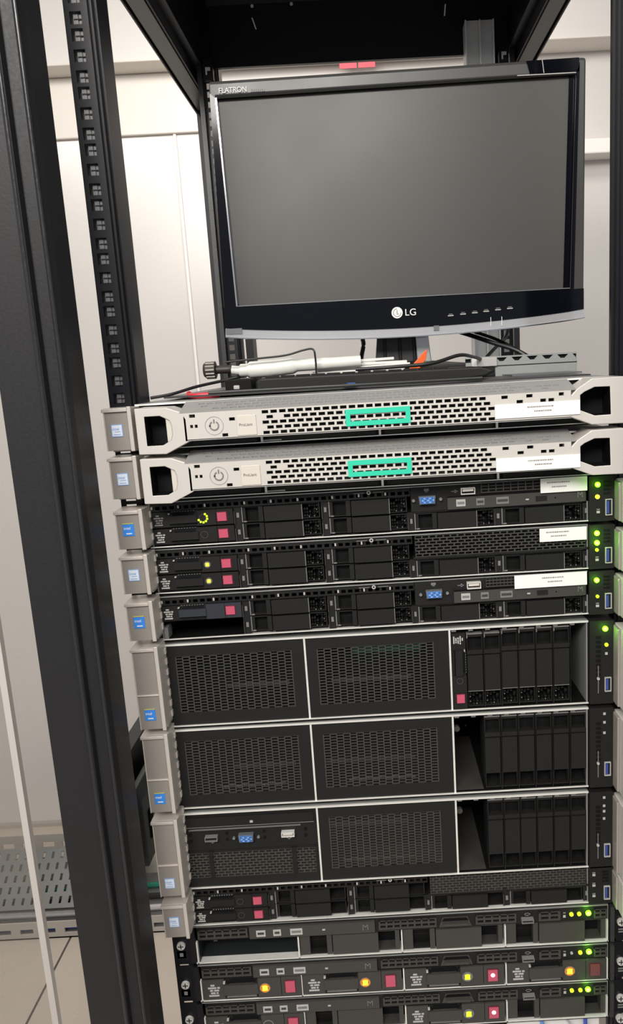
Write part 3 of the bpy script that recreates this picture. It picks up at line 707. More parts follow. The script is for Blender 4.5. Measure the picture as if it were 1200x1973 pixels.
    # power symbol, engraved in a ring
    p = obj('power_symbol', MB().annulus((0, 0, 0), 0.0076, 0.0080, 0.0005, 'zinc', n=28).annulus((0, -0.0002, 0), 0.0032, 0.0042, 0.0006, 'mark_dim', n=20, a0=120, a1=420).box(-0.0005, 0.0005, -0.0002, 0.0004, 0.0022, 0.0055, 'mark_dim').box(-0.0045, -0.003, -0.0002, 0.0004, -0.0006, 0.0006, 'mark_dim'), sv, (-0.1432, yf - 0.0004, z(-0.0192)))
    pl = obj('name_plate', MB().box(-0.1238, -0.1068, yf - 0.0008, yf, z(-0.0290), z(-0.0115), 'plate'), sv, bevel=0.0004)
    text('ProLiant', 'plate_text', 0.0034, 'print_grey', sv, (-0.1218, yf - 0.0010, z(-0.0208)))
    gx0, gx1, gz0, gz1 = green; q = 0.0041
    obj('brand_frame', MB().ring([(gx0, gz0 - zb), (gx1, gz0 - zb), (gx1, gz1 - zb), (gx0, gz1 - zb)], [(gx0 + q, gz0 + q - zb), (gx1 - q, gz0 + q - zb), (gx1 - q, gz1 - q - zb), (gx0 + q, gz1 - q - zb)], yf - 0.0012, yf + 0.0004, 'teal', 'teal_dark'), sv)
    name_label(sv, *lab, y=yf - 0.0008)
    ear(sv, 0.0388, 'white', zl=ear_z - zb - slope * -0.23)
    return sv
s1 = bezel_server(-0.0403, 0.006, 'topmost server, pierced silver bezel with green frame, directly under the monitor', -0.0388, 0.0, (0.0990, 0.1725, 0.0123, 0.0245), (-0.0298, 0.0261, -0.0266, -0.0124), 0)
s2 = bezel_server(-0.0872, 0.004, 'second server from top, pierced silver bezel with green frame, above the black-fronted servers', -0.0816, -0.0440, (0.0990, 0.1725, 0.0132, 0.0250), (-0.0302, 0.0253, -0.0708, -0.0566), 0)

# ------------------------------------------------------------------ 1U eight-bay servers
def sff_server(zb, slope, label, kind, ear_z, sticker, cads, leds, eh=0.0372):
    sv = server(zb, slope, label, None); sff_base(sv)
    cw, ch = 0.0755, 0.0145; R = (0.0036, 0.0195)
    for r in (1, 0):
        c = cads[1 - r]
        if c != 'empty': caddy(sv, SX[0], R[r], cw, ch, led=c if c in ('ring', 'yellow', 'amber') else None, pm='panel_blue' if c == 'blue' else 'panel', iconm='mark_dim' if c == 'ring' else 'mark')
    if cads[1] == 'empty':
        obj('empty_bay', MB().box(SX[0], SX[0] + cw, 0.10, 0.11, 0.002, 0.018, 'deep_black').box(SX[0], SX[0] + cw, Y0, 0.1, 0.0009, 0.0012, 'recess').box(SX[0], SX[0] + cw, 0.0, 0.1, 0.0175, 0.019, 'deep_black').box(SX[0], SX[0] + 0.004, Y0 - 0.0008, 0.01, 0.002, 0.013, 'mark_dim'), sv)
    style = 'sff' if kind != 'late' else 'sffb'
    for x in SX[1:]:
        for r in R: blank(sv, x, r, 0.0725, ch, style)
    for x in LX: blank(sv, x, 0.0024, 0.0745, 0.0150, style)
    emblem(sv, -0.0135, 0.0400)
    if kind == 'media': media_bay(sv)
    elif kind == 'media_b': media_bay(sv, vents=(0.0920, 0.1190), usbx=0.0740, vgax=0.0350, dx=0.003)
    else:
        g = MB().box(0.0265, 0.1870, 0.004, 0.03, 0.0196, 0.0424, 'recess'); g.grid(0.0270, 0.1860, 0.0215, 0.0418, 24, 7, 'mesh_black', Y0 - 0.001, Y0 + 0.002, 0.80, 0.70, 'row')
        g.box(0.0250, 0.1885, Y0 - 0.0005, 0.004, 0.0194, 0.0215, 'plastic').box(0.1010, 0.1045, Y0 - 0.0012, 0.002, 0.0194, 0.0230, 'plastic')
        obj('vent_grille', g, sv)
    side_module(sv, 0.0432)
    for x, z, m in leds:
        if m == 'big': led(sv, x, z, 0.0026, 'led_green', glow=True)
        elif m == 'gold': led(sv, x, z, 0.0021, 'led_yellow')
        elif m == 'small': led(sv, x, z, 0.0016, 'led_lime')
        elif m == 'mark': obj('panel_symbol', MB().box(-0.0015, 0.0015, 0, 0.0006, -0.002, 0.0002, 'mark').box(-0.0015, 0.0015, 0, 0.0006, 0.0010, 0.0022, 'mark_dim'), sv, (x, -0.0071, z))
    usb_port(sv, 0.2035, 0.0060, 0.0062, 0.0152, True)
    ear(sv, eh, sticker, zl=ear_z - zb + slope * 0.228)
    right_latch(sv, 0.040)
    return sv
G3 = [(0.1965, 0.0352, 'big'), (0.1963, 0.0238, 'gold'), (0.1970, 0.0103, 'mark')]
G4 = [(0.1958, 0.0352, 'big'), (0.1958, 0.0260, 'big'), (0.1958, 0.0192, 'small'), (0.1960, 0.0105, 'mark')]
G5 = [(0.1958, 0.0345, 'big'), (0.1965, 0.0185, 'small'), (0.1965, 0.0100, 'mark')]
sff = sff_server(-0.1312, 0.0080, 'black server with blue video port and yellow dotted ring light, right below the silver bezels', 'media', -0.1275, 'blue', ('ring', 'none'), G3)
name_label(sff, 0.1440, 0.1868, 0.0305, 0.0438)
sff = sff_server(-0.1762, 0.0045, 'black server with pierced upper right grille and two amber-lit caddies at its left', 'grille', -0.1691, 'white', ('yellow', 'yellow'), G4)
name_label(sff, 0.1425, 0.1860, 0.0300, 0.0425)
sff = sff_server(-0.2214, 0.0080, 'black server with an empty lower left bay, blue video port and the widest white label', 'media_b', -0.2140, 'blue', ('blue', 'empty'), G5, 0.0385)
name_label(sff, 0.1185, 0.1865, 0.0310, 0.0438)

# ------------------------------------------------------------------ 2U servers
BX = [-0.2190, -0.0827, 0.0560, 0.1885]
def grille_box(sv, x0, x1, gx0, gx1, h, strips):
    b = MB(); gz0, gz1 = 0.0150, 0.0725
    y0, y1 = Y0 - 0.0005, Y0 + 0.0015
    b.box(x0, gx0, y0, y1, 0.0022, h - 0.002, 'panel').box(gx1, x1, y0, y1, 0.0022, h - 0.002, 'panel').box(gx0, gx1, y0, y1, 0.0022, gz0, 'panel').box(gx0, gx1, y0, y1, gz1, h - 0.002, 'panel')
    b.grid(gx0, gx1 - 0.001, gz0, gz1, 17, 19, 'mesh_black', y0 - 0.0003, y1, 0.85, 0.76, 'col')
    o = obj('vent_grille', b, sv)
    g = MB().box(x0, x1, 0.05, 0.052, 0.0022, h - 0.002, 'deep_black')
    for (za, zb_, m, a, c) in strips: g.box(gx0 + (gx1 - gx0) * a, gx0 + (gx1 - gx0) * c, 0.006, 0.0075, za, zb_, m)
    obj('inner_baffle', g, sv)
def v_caddy(sv, x, z, w, h, **k): return caddy(sv, x, z, w, h, rot=(0, PI / 2, 0), **k)
def two_u(zb, slope, label, slots, box1, sticker, ear_z, leds, strips1, strips2, eh):
    h = 0.0853; sv = server(zb, slope, label, None)
    chassis(sv, h, xr=0.1885, lip=0.0020, back=0.16)
    side_module(sv, h, 0.1895, 0.2118)
    for x in (BX[1], BX[2]): obj('bay_divider', MB().box(x - 0.0009, x + 0.0009, Y0 - 0.0012, 0.12, 0.001, h - 0.001, 'silver'), sv)
    obj('bay_divider', MB().box(0.1868, 0.1878, Y0 - 0.0010, 0.12, 0.001, h - 0.001, 'zinc').box(0.1878, 0.1895, Y0, 0.12, 0.001, h - 0.001, 'plastic'), sv)
    if box1 == 'grille': grille_box(sv, -0.2175, BX[1] - 0.0009, -0.2070, -0.0955, h, strips1)
    else:
        b = MB().box(-0.2175, BX[1] - 0.001, Y0, 0.04, 0.042, h - 0.002, 'panel')
        b.box(-0.2150, -0.0865, Y0 - 0.002, Y0, 0.0695, h - 0.0055, 'panel').box(-0.2150, -0.0865, Y0 - 0.0022, Y0, 0.0690, 0.0696, 'mark_dim').box(-0.2120, -0.1000, Y0 - 0.0024, Y0, 0.0660 + 0.0, 0.0663, 'mark_dim').box(-0.1500, -0.1470, Y0 - 0.0030, Y0, 0.0725, 0.0745, 'mark')
        for x in (-0.2110, -0.1745, -0.1370, -0.0955):
            for z in (0.0535, 0.0605): b.cyl((x, Y0 - 0.0006, z), 0.0017, 0.001, 'deep_black', n=10)
        obj('media_bay', b, sv)
        vga_port(sv, -0.1625, 0.0525, 0.0150, 0.0078)
        usb_port(sv, -0.1960, 0.0550, 0.0125, 0.0048, False, 'recess', 'mark_dim'); usb_port(sv, -0.1195, 0.0555, 0.0130, 0.0050, False, 'plate', 'silver')
        for x in (-0.1920, -0.1570, -0.1150): obj('port_symbol', MB().box(0, 0.0050, 0, 0.0004, 0, 0.0010, 'mark').box(0.0015, 0.0035, 0, 0.0004, -0.0012, 0.0018, 'mark_dim'), sv, (x, Y0 - 0.0012, 0.0505 if x > -0.16 and x < -0.15 else 0.0520))
        g = MB().box(-0.2175, BX[1] - 0.001, 0.012, 0.04, 0.0022, 0.042, 'deep_black')
        for a, c, nc in ((-0.2140, -0.1945, 3), (-0.1900, -0.1110, 12), (-0.1060, -0.0870, 3)):
            g.grid(a, c, 0.0125, 0.0400, nc, 9, 'mesh_black', Y0 - 0.001, Y0 + 0.001, 0.78, 0.66, 'row')
        g.box(-0.2175, BX[1] - 0.001, Y0 - 0.0005, 0.012, 0.0022, 0.0125, 'panel').box(-0.2175, BX[1] - 0.001, Y0 - 0.0005, 0.012, 0.0400, 0.0422, 'panel')
        for a, c in ((-0.2175, -0.2140), (-0.1945, -0.1900), (-0.1110, -0.1060), (-0.0870, -0.0838)): g.box(a, c, Y0 - 0.002, 0.012, 0.0125, 0.0420, 'plastic')
        obj('vent_grille', g, sv)
    grille_box(sv, BX[1] + 0.0009, BX[2] - 0.0009, -0.0715, 0.0405, h, strips2)
    # drive cage
    c = MB().box(BX[2] + 0.001, 0.1868, Y0, 0.15, 0.0009, 0.0022, 'recess').box(BX[2] + 0.001, 0.1868, 0.149, 0.155, 0.0009, h - 0.001, 'deep_black').box(BX[2] + 0.001, 0.1868, Y0 + 0.003, 0.155, h - 0.0016, h - 0.0009, 'recess')
    for k in range(8): c.box(0.0580 + k * 0.0162, 0.0625 + k * 0.0162, Y0, 0.0, h - 0.0042, h - 0.0016, 'mark_dim')
    rnd = random.Random(int(-zb * 1e4))
    gap = 0.0575 if slots[0] is None else 0.1735
    for k in range(5):
        c.cyl((gap + 0.002 + rnd.random() * 0.012 * (2 if gap < 0.1 else 0.6), Y0 + 0.12, 0.012 + k * 0.014), 0.0010, 0.002, 'mark', n=8)
    if slots[0] is None: c.box(0.0575, 0.085, 0.0, 0.11, 0.0022, 0.0028, 'panel_lit').cyl((0.0605, 0.004, 0.066), 0.0030, 0.004, 'panel_lit', n=14)
    obj('drive_cage', c, sv)
    for k, x in enumerate(slots[1]):
        dz = 0.0 if not (slots[0] is not None and k < 2) else -0.004
        blank(sv, x, 0.0805 + dz * 0.6, 0.0765 + dz * 0.4, 0.0152, 'sffb' if slots[0] is None else 'sff', (0, PI / 2, 0))
        obj('slot_wall', shared('slot_wall', lambda: MB().box(0, 0.0010, 0.0, 0.11, 0.003, 0.0815, 'plastic').box(0.0002, 0.0008, -0.0006, 0.0, 0.008, 0.078, 'recess')), sv, (x + 0.0156, Y0, 0))
    if slots[0] is not None: v_caddy(sv, slots[0], 0.0800, 0.0765, 0.0135)
    for x, z, m in leds:
        if m == 'big': led(sv, x, z, 0.0028, 'led_green', glow=True)
        elif m == 'small': led(sv, x, z, 0.0018, 'led_lime')
        else: obj('panel_symbol', MB().box(-0.0012, 0.0012, 0, 0.0006, -0.0012, 0.0012, 'mark'), sv, (x, -0.0071, z))
    usb_port(sv, 0.2035, 0.0135, 0.0062, 0.0145, True)
    ear(sv, eh, sticker, zl=ear_z - zb + slope * 0.228, two=True)
    right_latch(sv, 0.082)
    return sv
two_u(-0.3115, 0.0030, 'tall black server with one red-buttoned caddy beside six blanks', (0.0575, [0.0722, 0.0889, 0.1056, 0.1223, 0.1390, 0.1557]), 'grille', 'blue', -0.3019,
      [(0.2040, 0.0772, 'big'), (0.2052, 0.0610, 'small'), (0.2052, 0.0520, 'mark')], [(0.034, 0.038, 'mark_dim', 0.4, 0.95)], [(0.033, 0.037, 'mark_dim', 0.1, 0.8), (0.062, 0.069, 'teal_dark', 0.3, 0.9)], 0.0825)
two_u(-0.3998, 0.0004, 'tall black server with two grilles and dark empty slots, middle of the three tall ones', (None, [0.0870, 0.1038, 0.1206, 0.1376, 0.1546, 0.1716]), 'grille', 'blue', -0.3878,
      [(0.2035, 0.0790, 'm'), (0.2035, 0.0700, 'm'), (0.2035, 0.0590, 'm')], [(0.036, 0.040, 'mark_dim', 0.4, 0.95), (0.0155, 0.0180, 'silver', 0.25, 0.85)], [(0.036, 0.040, 'mark_dim', 0.0, 0.8), (0.0155, 0.0180, 'silver', 0.2, 0.8)], 0.0819)
two_u(-0.4894, 0.0004, 'tall black server with blue video port at left, lowest of the three tall servers', (None, [0.0880, 0.1048, 0.1212, 0.1380, 0.1548, 0.1716]), 'media', 'white', -0.4789,
      [(0.2035, 0.0790, 'm'), (0.2035, 0.0700, 'm'), (0.2035, 0.0560, 'm'), (0.2035, 0.0640, 'm')], [], [(0.055, 0.060, 'mark_dim', 0.0, 0.7), (0.0155, 0.0180, 'silver', 0.1, 0.75)], 0.0841)

# ------------------------------------------------------------------ lowest latch-eared 1U
sff_server(-0.5312, 0.0045, 'unlit black server with two red-buttoned caddies and dark grille, lowest beige-latched one', 'late', -0.5250, 'white', ('none', 'none'),
           [(0.1935, 0.0350, 'mark'), (0.1935, 0.0230, 'mark'), (0.1935, 0.0110, 'mark')], 0.0388)

# ------------------------------------------------------------------ 1U four large bays
LB = [-0.2165, -0.1117, -0.0048, 0.1022, 0.2080]
def lff_server(zb, slope, label, bays, lights):
    h = 0.0428; sv = server(zb, slope, label, None)
    chassis(sv, h, xr=0.2092, top='none', lip=0.0020, back=0.20)
    obj('rack_flange', MB().box(-0.2415, -0.2185, -0.0012, 0.0, 0.001, h - 0.001, 'rail_black').box(-0.2240, -0.2180, -0.0040, 0.0, 0.001, h - 0.001, 'rail_black'), sv)
    obj('rack_flange', MB().box(0.2105, 0.2370, -0.0012, 0.0, 0.001, h - 0.001, 'rail_black').box(0.2110, 0.2150, -0.0060, 0.0, 0.001, h - 0.001, 'rack_grey'), sv)
    for x in LB:
        obj('bay_divider', MB().box(x - 0.0007, x + 0.0007, Y0 - 0.0020, 0.19, 0.001, 0.0262, 'silver'), sv)
    t = MB(); z0, z1 = 0.0272, 0.0412
    t.box(-0.2165, 0.2085, Y0, 0.10, z0 - 0.0006, z1 + 0.0006, 'panel')
    obj('front_strip', t, sv)
    def vent(a, c, za=0.0292, zb_=0.0392, nr=2):
        n = max(2, int((c - a) / 0.0072)); v = MB().box(a, c, Y0 - 0.0008, Y0 - 0.0003, za, zb_, 'deep_black'); v.grid(a, c, za, zb_, n, nr, 'panel_lit', Y0 - 0.0022, Y0 - 0.0008, 0.76, 0.64, 'none'); obj('vent_grille', v, sv)
    vent(-0.2145, -0.1650); vent(-0.0280, 0.0300); vent(0.0720, 0.1120); vent(0.1370, 0.1570); vent(0.1940, 0.2060)
    d = MB().box(-0.1610, -0.0320, Y0 - 0.0030, Y0, 0.0276, 0.0400, 'panel_lit')
    for k, (x, w) in enumerate(((-0.1540, 0.0095), (-0.1365, 0.0080), (-0.1190, 0.0125))):
        d.box(x, x + w, Y0 - 0.0034, Y0, 0.0300, 0.0372, 'mark').box(x + 0.0015, x + w - 0.0015, Y0 - 0.0037, Y0, 0.0325, 0.0350, 'panel_lit' if k != 2 else 'mark_dim')
    d.box(-0.0860, -0.0830, Y0 - 0.0036, Y0, 0.0335, 0.0350, 'mark')
    d.box(-0.0445, -0.0439, Y0 - 0.0034, Y0, 0.0310, 0.0370, 'mark_dim').box(-0.0395, -0.0389, Y0 - 0.0034, Y0, 0.0310, 0.0370, 'mark_dim').prism([(-0.0439, 0.0370), (-0.0420, 0.0342), (-0.0414, 0.0342), (-0.0395, 0.0370), (-0.0402, 0.0370), (-0.0417, 0.0350), (-0.0432, 0.0370)], Y0 - 0.0034, Y0, 'mark_dim')
    obj('disc_drive', d, sv)
    p = MB().prism([(0.0340, 0.0276), (0.0680, 0.0276), (0.0640, 0.0385), (0.0380, 0.0385)], Y0 - 0.0010, Y0, 'panel_lit').prism([(0.0370, 0.0345), (0.0650, 0.0345), (0.0625, 0.0378), (0.0395, 0.0378)], Y0 - 0.0012, Y0, 'deep_black').box(0.0385, 0.0635, Y0 - 0.0052, Y0, 0.0312, 0.0340, 'panel_lit')
    obj('pull_tab', p, sv)
    usb_port(sv, 0.1190, 0.0296, 0.0125, 0.0040, False, 'recess', 'mark_dim'); obj('port_symbol', MB().box(0, 0.006, 0, 0.0004, 0, 0.0013, 'mark_dim').box(0.001, 0.0045, 0, 0.0004, -0.001, 0.002, 'mark_dim'), sv, (0.1225, Y0 - 0.0008, 0.0366))
    obj('panel_symbol', MB().box(0, 0.0026, 0, 0.0005, 0, 0.0028, 'mark').box(0.0, 0.0026, 0, 0.0005, 0.0048, 0.0062, 'mark_dim'), sv, (0.1625, Y0 - 0.0008, 0.0308))
    for x, m in lights:
        if m == 'big': led(sv, x, 0.0350, 0.0030, 'led_green', y=Y0 - 0.0005, glow=True)
        elif m == 'small': led(sv, x, 0.0345, 0.0021, 'led_lime', y=Y0 - 0.0005)
        else: led(sv, x, 0.0345, 0.0014, 'mark', y=Y0 - 0.0005)
    for k, bay in enumerate(bays):
        x = LB[k] + 0.0012; w = LB[k + 1] - LB[k] - 0.0024; w = 0.1035
        if bay == 'empty':
            e = MB().box(x, x + w, 0.15, 0.155, 0.002, 0.026, 'panel').box(x, x + w, 0.004, 0.15, 0.0009, 0.0020, 'bay_floor').box(x, x + w, Y0, 0.004, 0.0009, 0.0016, 'silver').box(x, x + 0.0006, Y0, 0.15, 0.001, 0.026, 'bay_floor').box(x, x + w, Y0, 0.15, 0.0262, 0.0266, 'recess')
            for (a, z) in ((0.010, 0.006), (0.014, 0.011), (0.011, 0.015), (0.014, 0.020), (0.092, 0.010), (0.090, 0.015), (0.094, 0.020), (0.096, 0.008)): e.box(x + a, x + a + 0.004, 0.02, 0.022, z, z + 0.0012, 'mark_dim')
            obj('empty_bay', e, sv)
        elif bay == 'blank': blank(sv, x, 0.0024, w, 0.0235, 'lff')
        else:
            L = {'amber': 'amber', 'lime': 'lime', 'lime_lit': 'lime', 'dull': 'amber', 'off': None}[bay]
            caddy(sv, x, 0.0024, w, 0.0235, led=L, lit=bay == 'lime_lit', pm='panel_lit', btn='red_dull' if bay == 'dull' else 'red_button')
    return sv
lff_server(-0.5767, -0.0008, 'black server with empty lower left bay and three blanks, topmost without a latch', ['empty', 'blank', 'blank', 'blank'], [(0.1710, 'small'), (0.1790, 'small'), (0.1885, 'big')])
lff_server(-0.6224, -0.0005, 'black server holding four red-buttoned caddies with amber and green lights', ['amber', 'amber', 'lime_lit', 'dull'], [(0.1710, 'm'), (0.1800, 'small'), (0.1890, 'big')])
lff_server(-0.6676, -0.0015, 'lowest black server, caddies alternating with blank bays, cut off by the frame bottom', ['off', 'blank', 'lime_lit', 'blank'], [(0.1710, 'small'), (0.1800, 'small'), (0.1880, 'big')])
# below the last server
wp = empty('white_board', (0.085, 0.02, -0.80), 'white board with blue cables in front, under the lowest server', 'board')
obj('board_sheet', MB().box(0.02, 0.122, 0.0, 0.003, 0, 0.126, 'white'), wp)
obj('board_edge', MB().box(-0.05, 0.02, -0.004, 0.003, 0, 0.126, 'plastic').box(-0.30, -0.05, 0.0, 0.003, 0, 0.122, 'zinc'), wp)
for k, (x, m, l) in enumerate(((0.139, 'cable_light_blue', 'light blue patch cable hanging in front of the white panel'), (0.1888, 'cable_blue', 'dark blue patch cable at the right edge of the white panel'), (0.158, 'cable_grey', 'grey patch cable slanting across the white panel'))):
    c = obj('patch_cable', MB().tube([(x, 0.012, -0.669), (x + (0.006, 0.0, 0.02)[k], 0.008, -0.70), (x + (0.02, -0.002, 0.04)[k], 0.006, -0.79)], 0.0022 if k < 2 else 0.0012, m), smooth=True); tag(c, l, 'cable', 'patch cables under the lowest server')

# ================================================================== monitor
mon = empty('computer_monitor', (0.04, 0.235, 0.0), 'black widescreen monitor, switched off, standing on top of the uppermost server', 'monitor')
mx = lambda x: x - 0.04
OUT = [(-0.1675, 0.0740), (0.2422, 0.0720), (0.2454, 0.3374), (-0.1625, 0.3330)]
SCR = [(-0.1510, 0.0966), (0.2258, 0.0969), (0.2330, 0.3201), (-0.1551, 0.3149)]
sh = lambda P: [(mx(x), z) for x, z in P]
bz = MB().ring(sh(OUT), sh(SCR), -0.035, 0.0, 'satin_grey', 'gloss_black')
bz.prism(sh(OUT), 0.0, 0.022, 'satin_grey')
obj('bezel_frame', bz, mon, bevel=0.004)
# glossy lower band and corner pieces, slightly proud
n = 24; low = []; 
for k in range(n + 1):
    t = k / n; x = -0.1668 + t * (0.2415 + 0.1668); low.append((mx(x), 0.0735 - 0.0105 * math.sin(PI * t) ** 0.8))
top_ = [(mx(0.2250), 0.0962), (mx(-0.1502), 0.0962)]
obj('gloss_band', MB().prism(low[:] + [(mx(0.2415), 0.0962), (mx(-0.1668), 0.0962)], -0.0368, -0.0345, 'gloss_black'), mon)
st = []
for k in range(n + 1):
    t = k / n; x = -0.1675 + t * (0.2425 + 0.1675); st.append((mx(x), 0.0640 + 0.0005 - 0.0105 * math.sin(PI * t) ** 0.8))
s_ = MB()
for k in range(n): s_.prism([st[k], st[k + 1], (low[k + 1][0], low[k + 1][1]), (low[k][0], low[k][1])], -0.036, -0.024, 'clear_strip')
for k in range(n): s_.prism([(st[k][0], st[k][1] - 0.0012), (st[k + 1][0], st[k + 1][1] - 0.0012), st[k + 1], st[k]], -0.0375, -0.024, 'chrome')
s_.box(mx(-0.1665), mx(-0.148), -0.0372, -0.035, 0.0665, 0.0728, 'duct_grey')
for x in (0.1350, 0.1475): s_.box(mx(x), mx(x + 0.0006), -0.0372, -0.035, 0.0600, 0.0700, 'white')
s_.box(mx(0.070), mx(0.076), -0.0372, -0.035, 0.0585, 0.0640, 'duct_grey')
o = obj('chin_strip', s_, mon); o['label'] = 'clear silvery strip along the bottom edge'
obj('side_band', MB().prism(sh([(-0.1665, 0.078), (-0.1522, 0.0966), (-0.1562, 0.3149), (-0.1618, 0.3200)]), -0.0362, -0.0345, 'gloss_black'), mon)
obj('side_band', MB().prism(sh([(0.2268, 0.0969), (0.2305, 0.0969), (0.2378, 0.3320), (0.2340, 0.3201)]), -0.0362, -0.0345, 'gloss_black'), mon)
obj('corner_gloss', MB().prism(sh([(0.1840, 0.3215), (0.2370, 0.3225), (0.2370, 0.3362), (0.1800, 0.3355)]), -0.0362, -0.0345, 'gloss_black').prism(sh([(0.1985, 0.3225), (0.1992, 0.3225), (0.1975, 0.3355), (0.1968, 0.3355)]), -0.0368, -0.036, 'mark').box(mx(0.170), mx(0.2335), -0.0368, -0.0345, 0.3208, 0.3217, 'mark'), mon)
obj('screen', MB().prism(sh(SCR), -0.0305, -0.004, 'screen'), mon)
rim = MB().prism(sh([(-0.1562, 0.3149), (-0.1546, 0.3149), (-0.1508, 0.0966), (-0.1524, 0.0966)][::-1]), -0.0375, -0.030, 'chrome')
rim.prism(sh([(-0.1520, 0.0966), (0.2258, 0.0969), (0.2258, 0.0978), (-0.1510, 0.0975)]), -0.0366, -0.030, 'duct_grey')
rim.prism(sh([(-0.1551, 0.3145), (0.2330, 0.3197), (0.2330, 0.3222), (-0.1551, 0.3174)]), -0.0358, -0.030, 'recess')
rim.prism(sh([(0.2195, 0.0980), (0.2262, 0.0975), (0.2334, 0.3201), (0.2272, 0.3190)]), -0.0312, -0.030, 'gloss_black')  # dark strip drawn as the inner shadow on the screen's right side
obj('screen_rim_and_shadow', rim, mon)
text('FLATRON', 'model_text', 0.0075, 'white', mon, (mx(-0.1520), -0.0364, 0.3195), (PI / 2, -0.012, 0), sx=0.92)
mk = MB()
for k in range(7): mk.box(k * 0.0022, k * 0.0022 + 0.0015, 0, 0.0003, 0, 0.003, 'mark_dim')
obj('model_number', mk, mon, (mx(-0.1175), -0.0362, 0.3192))
lg = MB().cyl((0, 0, 0), 0.0063, 0.0006, 'white', n=28); lg.annulus((0, -0.0003, 0), 0.0040, 0.0046, 0.0004, 'mark_dim', a0=90, a1=360).box(-0.0004, 0.0004, -0.0003, 0.0, -0.0018, 0.0028, 'mark_dim').box(0, 0.0020, -0.0003, 0.0, -0.0018, -0.0012, 'mark_dim')
o = obj('logo_disc', lg, mon, (mx(0.0290), -0.0376, 0.0805)); o['label'] = 'round white maker emblem with a drawn face'
text('LG', 'maker_text', 0.0105, 'white', mon, (mx(0.0375), -0.0376, 0.0768), sx=1.05)
for k, (x, z) in enumerate(((0.0865, 0.0745), (0.1005, 0.0755), (0.1140, 0.0762), (0.1270, 0.0772), (0.1405, 0.0782), (0.1540, 0.0790))):
    obj('button_mark', shared('button_mark', lambda: MB().box(0, 0.0065, 0, 0.0003, 0, 0.0012, 'mark').box(0.001, 0.0055, 0, 0.0003, 0.002, 0.0027, 'mark_dim')), mon, (mx(x), -0.0374, z - 0.001))
nk = MB().prism(sh([(0.0020, 0.024), (0.0690, 0.024), (0.0620, 0.105), (0.0110, 0.105)]), -0.002, 0.024, 'rack_grey')
for x in (0.012, 0.030, 0.047): nk.box(mx(x), mx(x + 0.004), -0.004, -0.002, 0.024, 0.066, 'rail_black')
nk.prism(sh([(0.0520, 0.024), (0.0680, 0.024), (0.0640, 0.07), (0.0500, 0.07)]), -0.008, -0.002, 'clear_strip')
obj('stand_neck', nk, mon, bevel=0.001)
bs = MB(); NB = 40
def ell(rx, ry, z): return [(mx(0.035) + rx * math.cos(2 * PI * k / NB), 0.01 + ry * math.sin(2 * PI * k / NB), z) for k in range(NB)]
rings = [ell(0.132, 0.098, 0.0045), ell(0.134, 0.100, 0.009), ell(0.120, 0.088, 0.0160), ell(0.060, 0.045, 0.0225), ell(0.030, 0.022, 0.0260)]
i0 = len(bs.v); k_ = bs.mi('plastic')
for r in rings: bs.v += r
for a in range(len(rings) - 1):
    for k in range(NB):
        w = (k + 1) % NB; bs.f.append((a * NB + k, a * NB + w, (a + 1) * NB + w, (a + 1) * NB + k)); bs.m.append(k_)
bs.f.append(tuple(range((len(rings) - 1) * NB, len(rings) * NB))); bs.m.append(k_); bs.f.append(tuple(range(NB - 1, -1, -1))); bs.m.append(k_)
obj('stand_base', bs, mon, smooth=True)

# grey metal shelf under the monitor, with toothed slots along its rear edge
ms = empty('metal_shelf', (0.0, 0.30, 0.0), 'grey metal shelf plate with slotted rear edge, on which the monitor stands', 'shelf')
obj('shelf_plate', MB().box(-0.205, 0.205, -0.255, 0.22, 0.0028, 0.0045, 'rack_grey'), ms)
b = MB().box(-0.205, 0.205, 0.215, 0.22, 0.0045, 0.014, 'zinc')
b.box(0.14, 0.212, -0.20, 0.20, 0.0046, 0.0062, 'duct_grey')
obj('shelf_lip', b, ms)
te = MB().box(0.100, 0.2225, -0.142, -0.140, 0.0045, 0.0205, 'zinc').box(0.100, 0.2225, -0.142, -0.120, 0.0150, 0.0160, 'silver')
x = 0.100
te.box(0.100, 0.2225, -0.142, -0.140, 0.0245, 0.0262, 'zinc').box(0.100, 0.2225, -0.139, -0.1385, 0.0190, 0.0250, 'deep_black')
for k in range(7):
    a = 0.104 + k * 0.0168; e = min(a + 0.0168, 0.2225)
    te.prism([(a + 0.0042, 0.0205), (e - 0.0002, 0.0205), (e - 0.004, 0.0205 + 0.004), (a + 0.0068 + 0.0014, 0.0245)][:4] if e - a > 0.012 else [(a, 0.0205), (e, 0.0205), (e, 0.0245), (a, 0.0245)], -0.142, -0.140, 'zinc')
    te.prism([(a, 0.0205), (a + 0.0042, 0.0205), (a + 0.0062, 0.0245), (a - 0.0036, 0.0245)], -0.1388, -0.1385, 'deep_black')
obj('toothed_edge', te, ms)

# keyboard-like black slab in front of the monitor foot
kb = empty('mini_keyboard', (0.0, 0.085, 0.0045), 'flat black slab keyboard lying in front of the monitor foot', 'keyboard')
obj('keyboard_case', MB().prism([(-0.117, 0), (0.075, 0), (0.105, 0.003), (0.115, 0.008), (0.100, 0.0125), (-0.113, 0.0125), (-0.117, 0.009)], -0.035, 0.045, 'plastic'), kb, bevel=0.002)
for k in range(12): obj('key', shared('key', lambda: MB().box(0, 0.0125, -0.028, -0.016, 0.0125, 0.0142, 'panel')), kb, (-0.108 + k * 0.0150, 0, 0))
ad = empty('black_adapter', (-0.085, 0.055, 0.0045), 'small black box adapter lying left of the keyboard under the white tube', 'adapter')
ad.location = (-0.136, 0.10, 0.0045)
obj('adapter_case', MB().box(-0.012, 0.014, -0.04, 0.04, 0, 0.0125, 'recess').box(-0.004, 0.002, -0.041, -0.039, 0.003, 0.007, 'mark'), ad, bevel=0.0015)

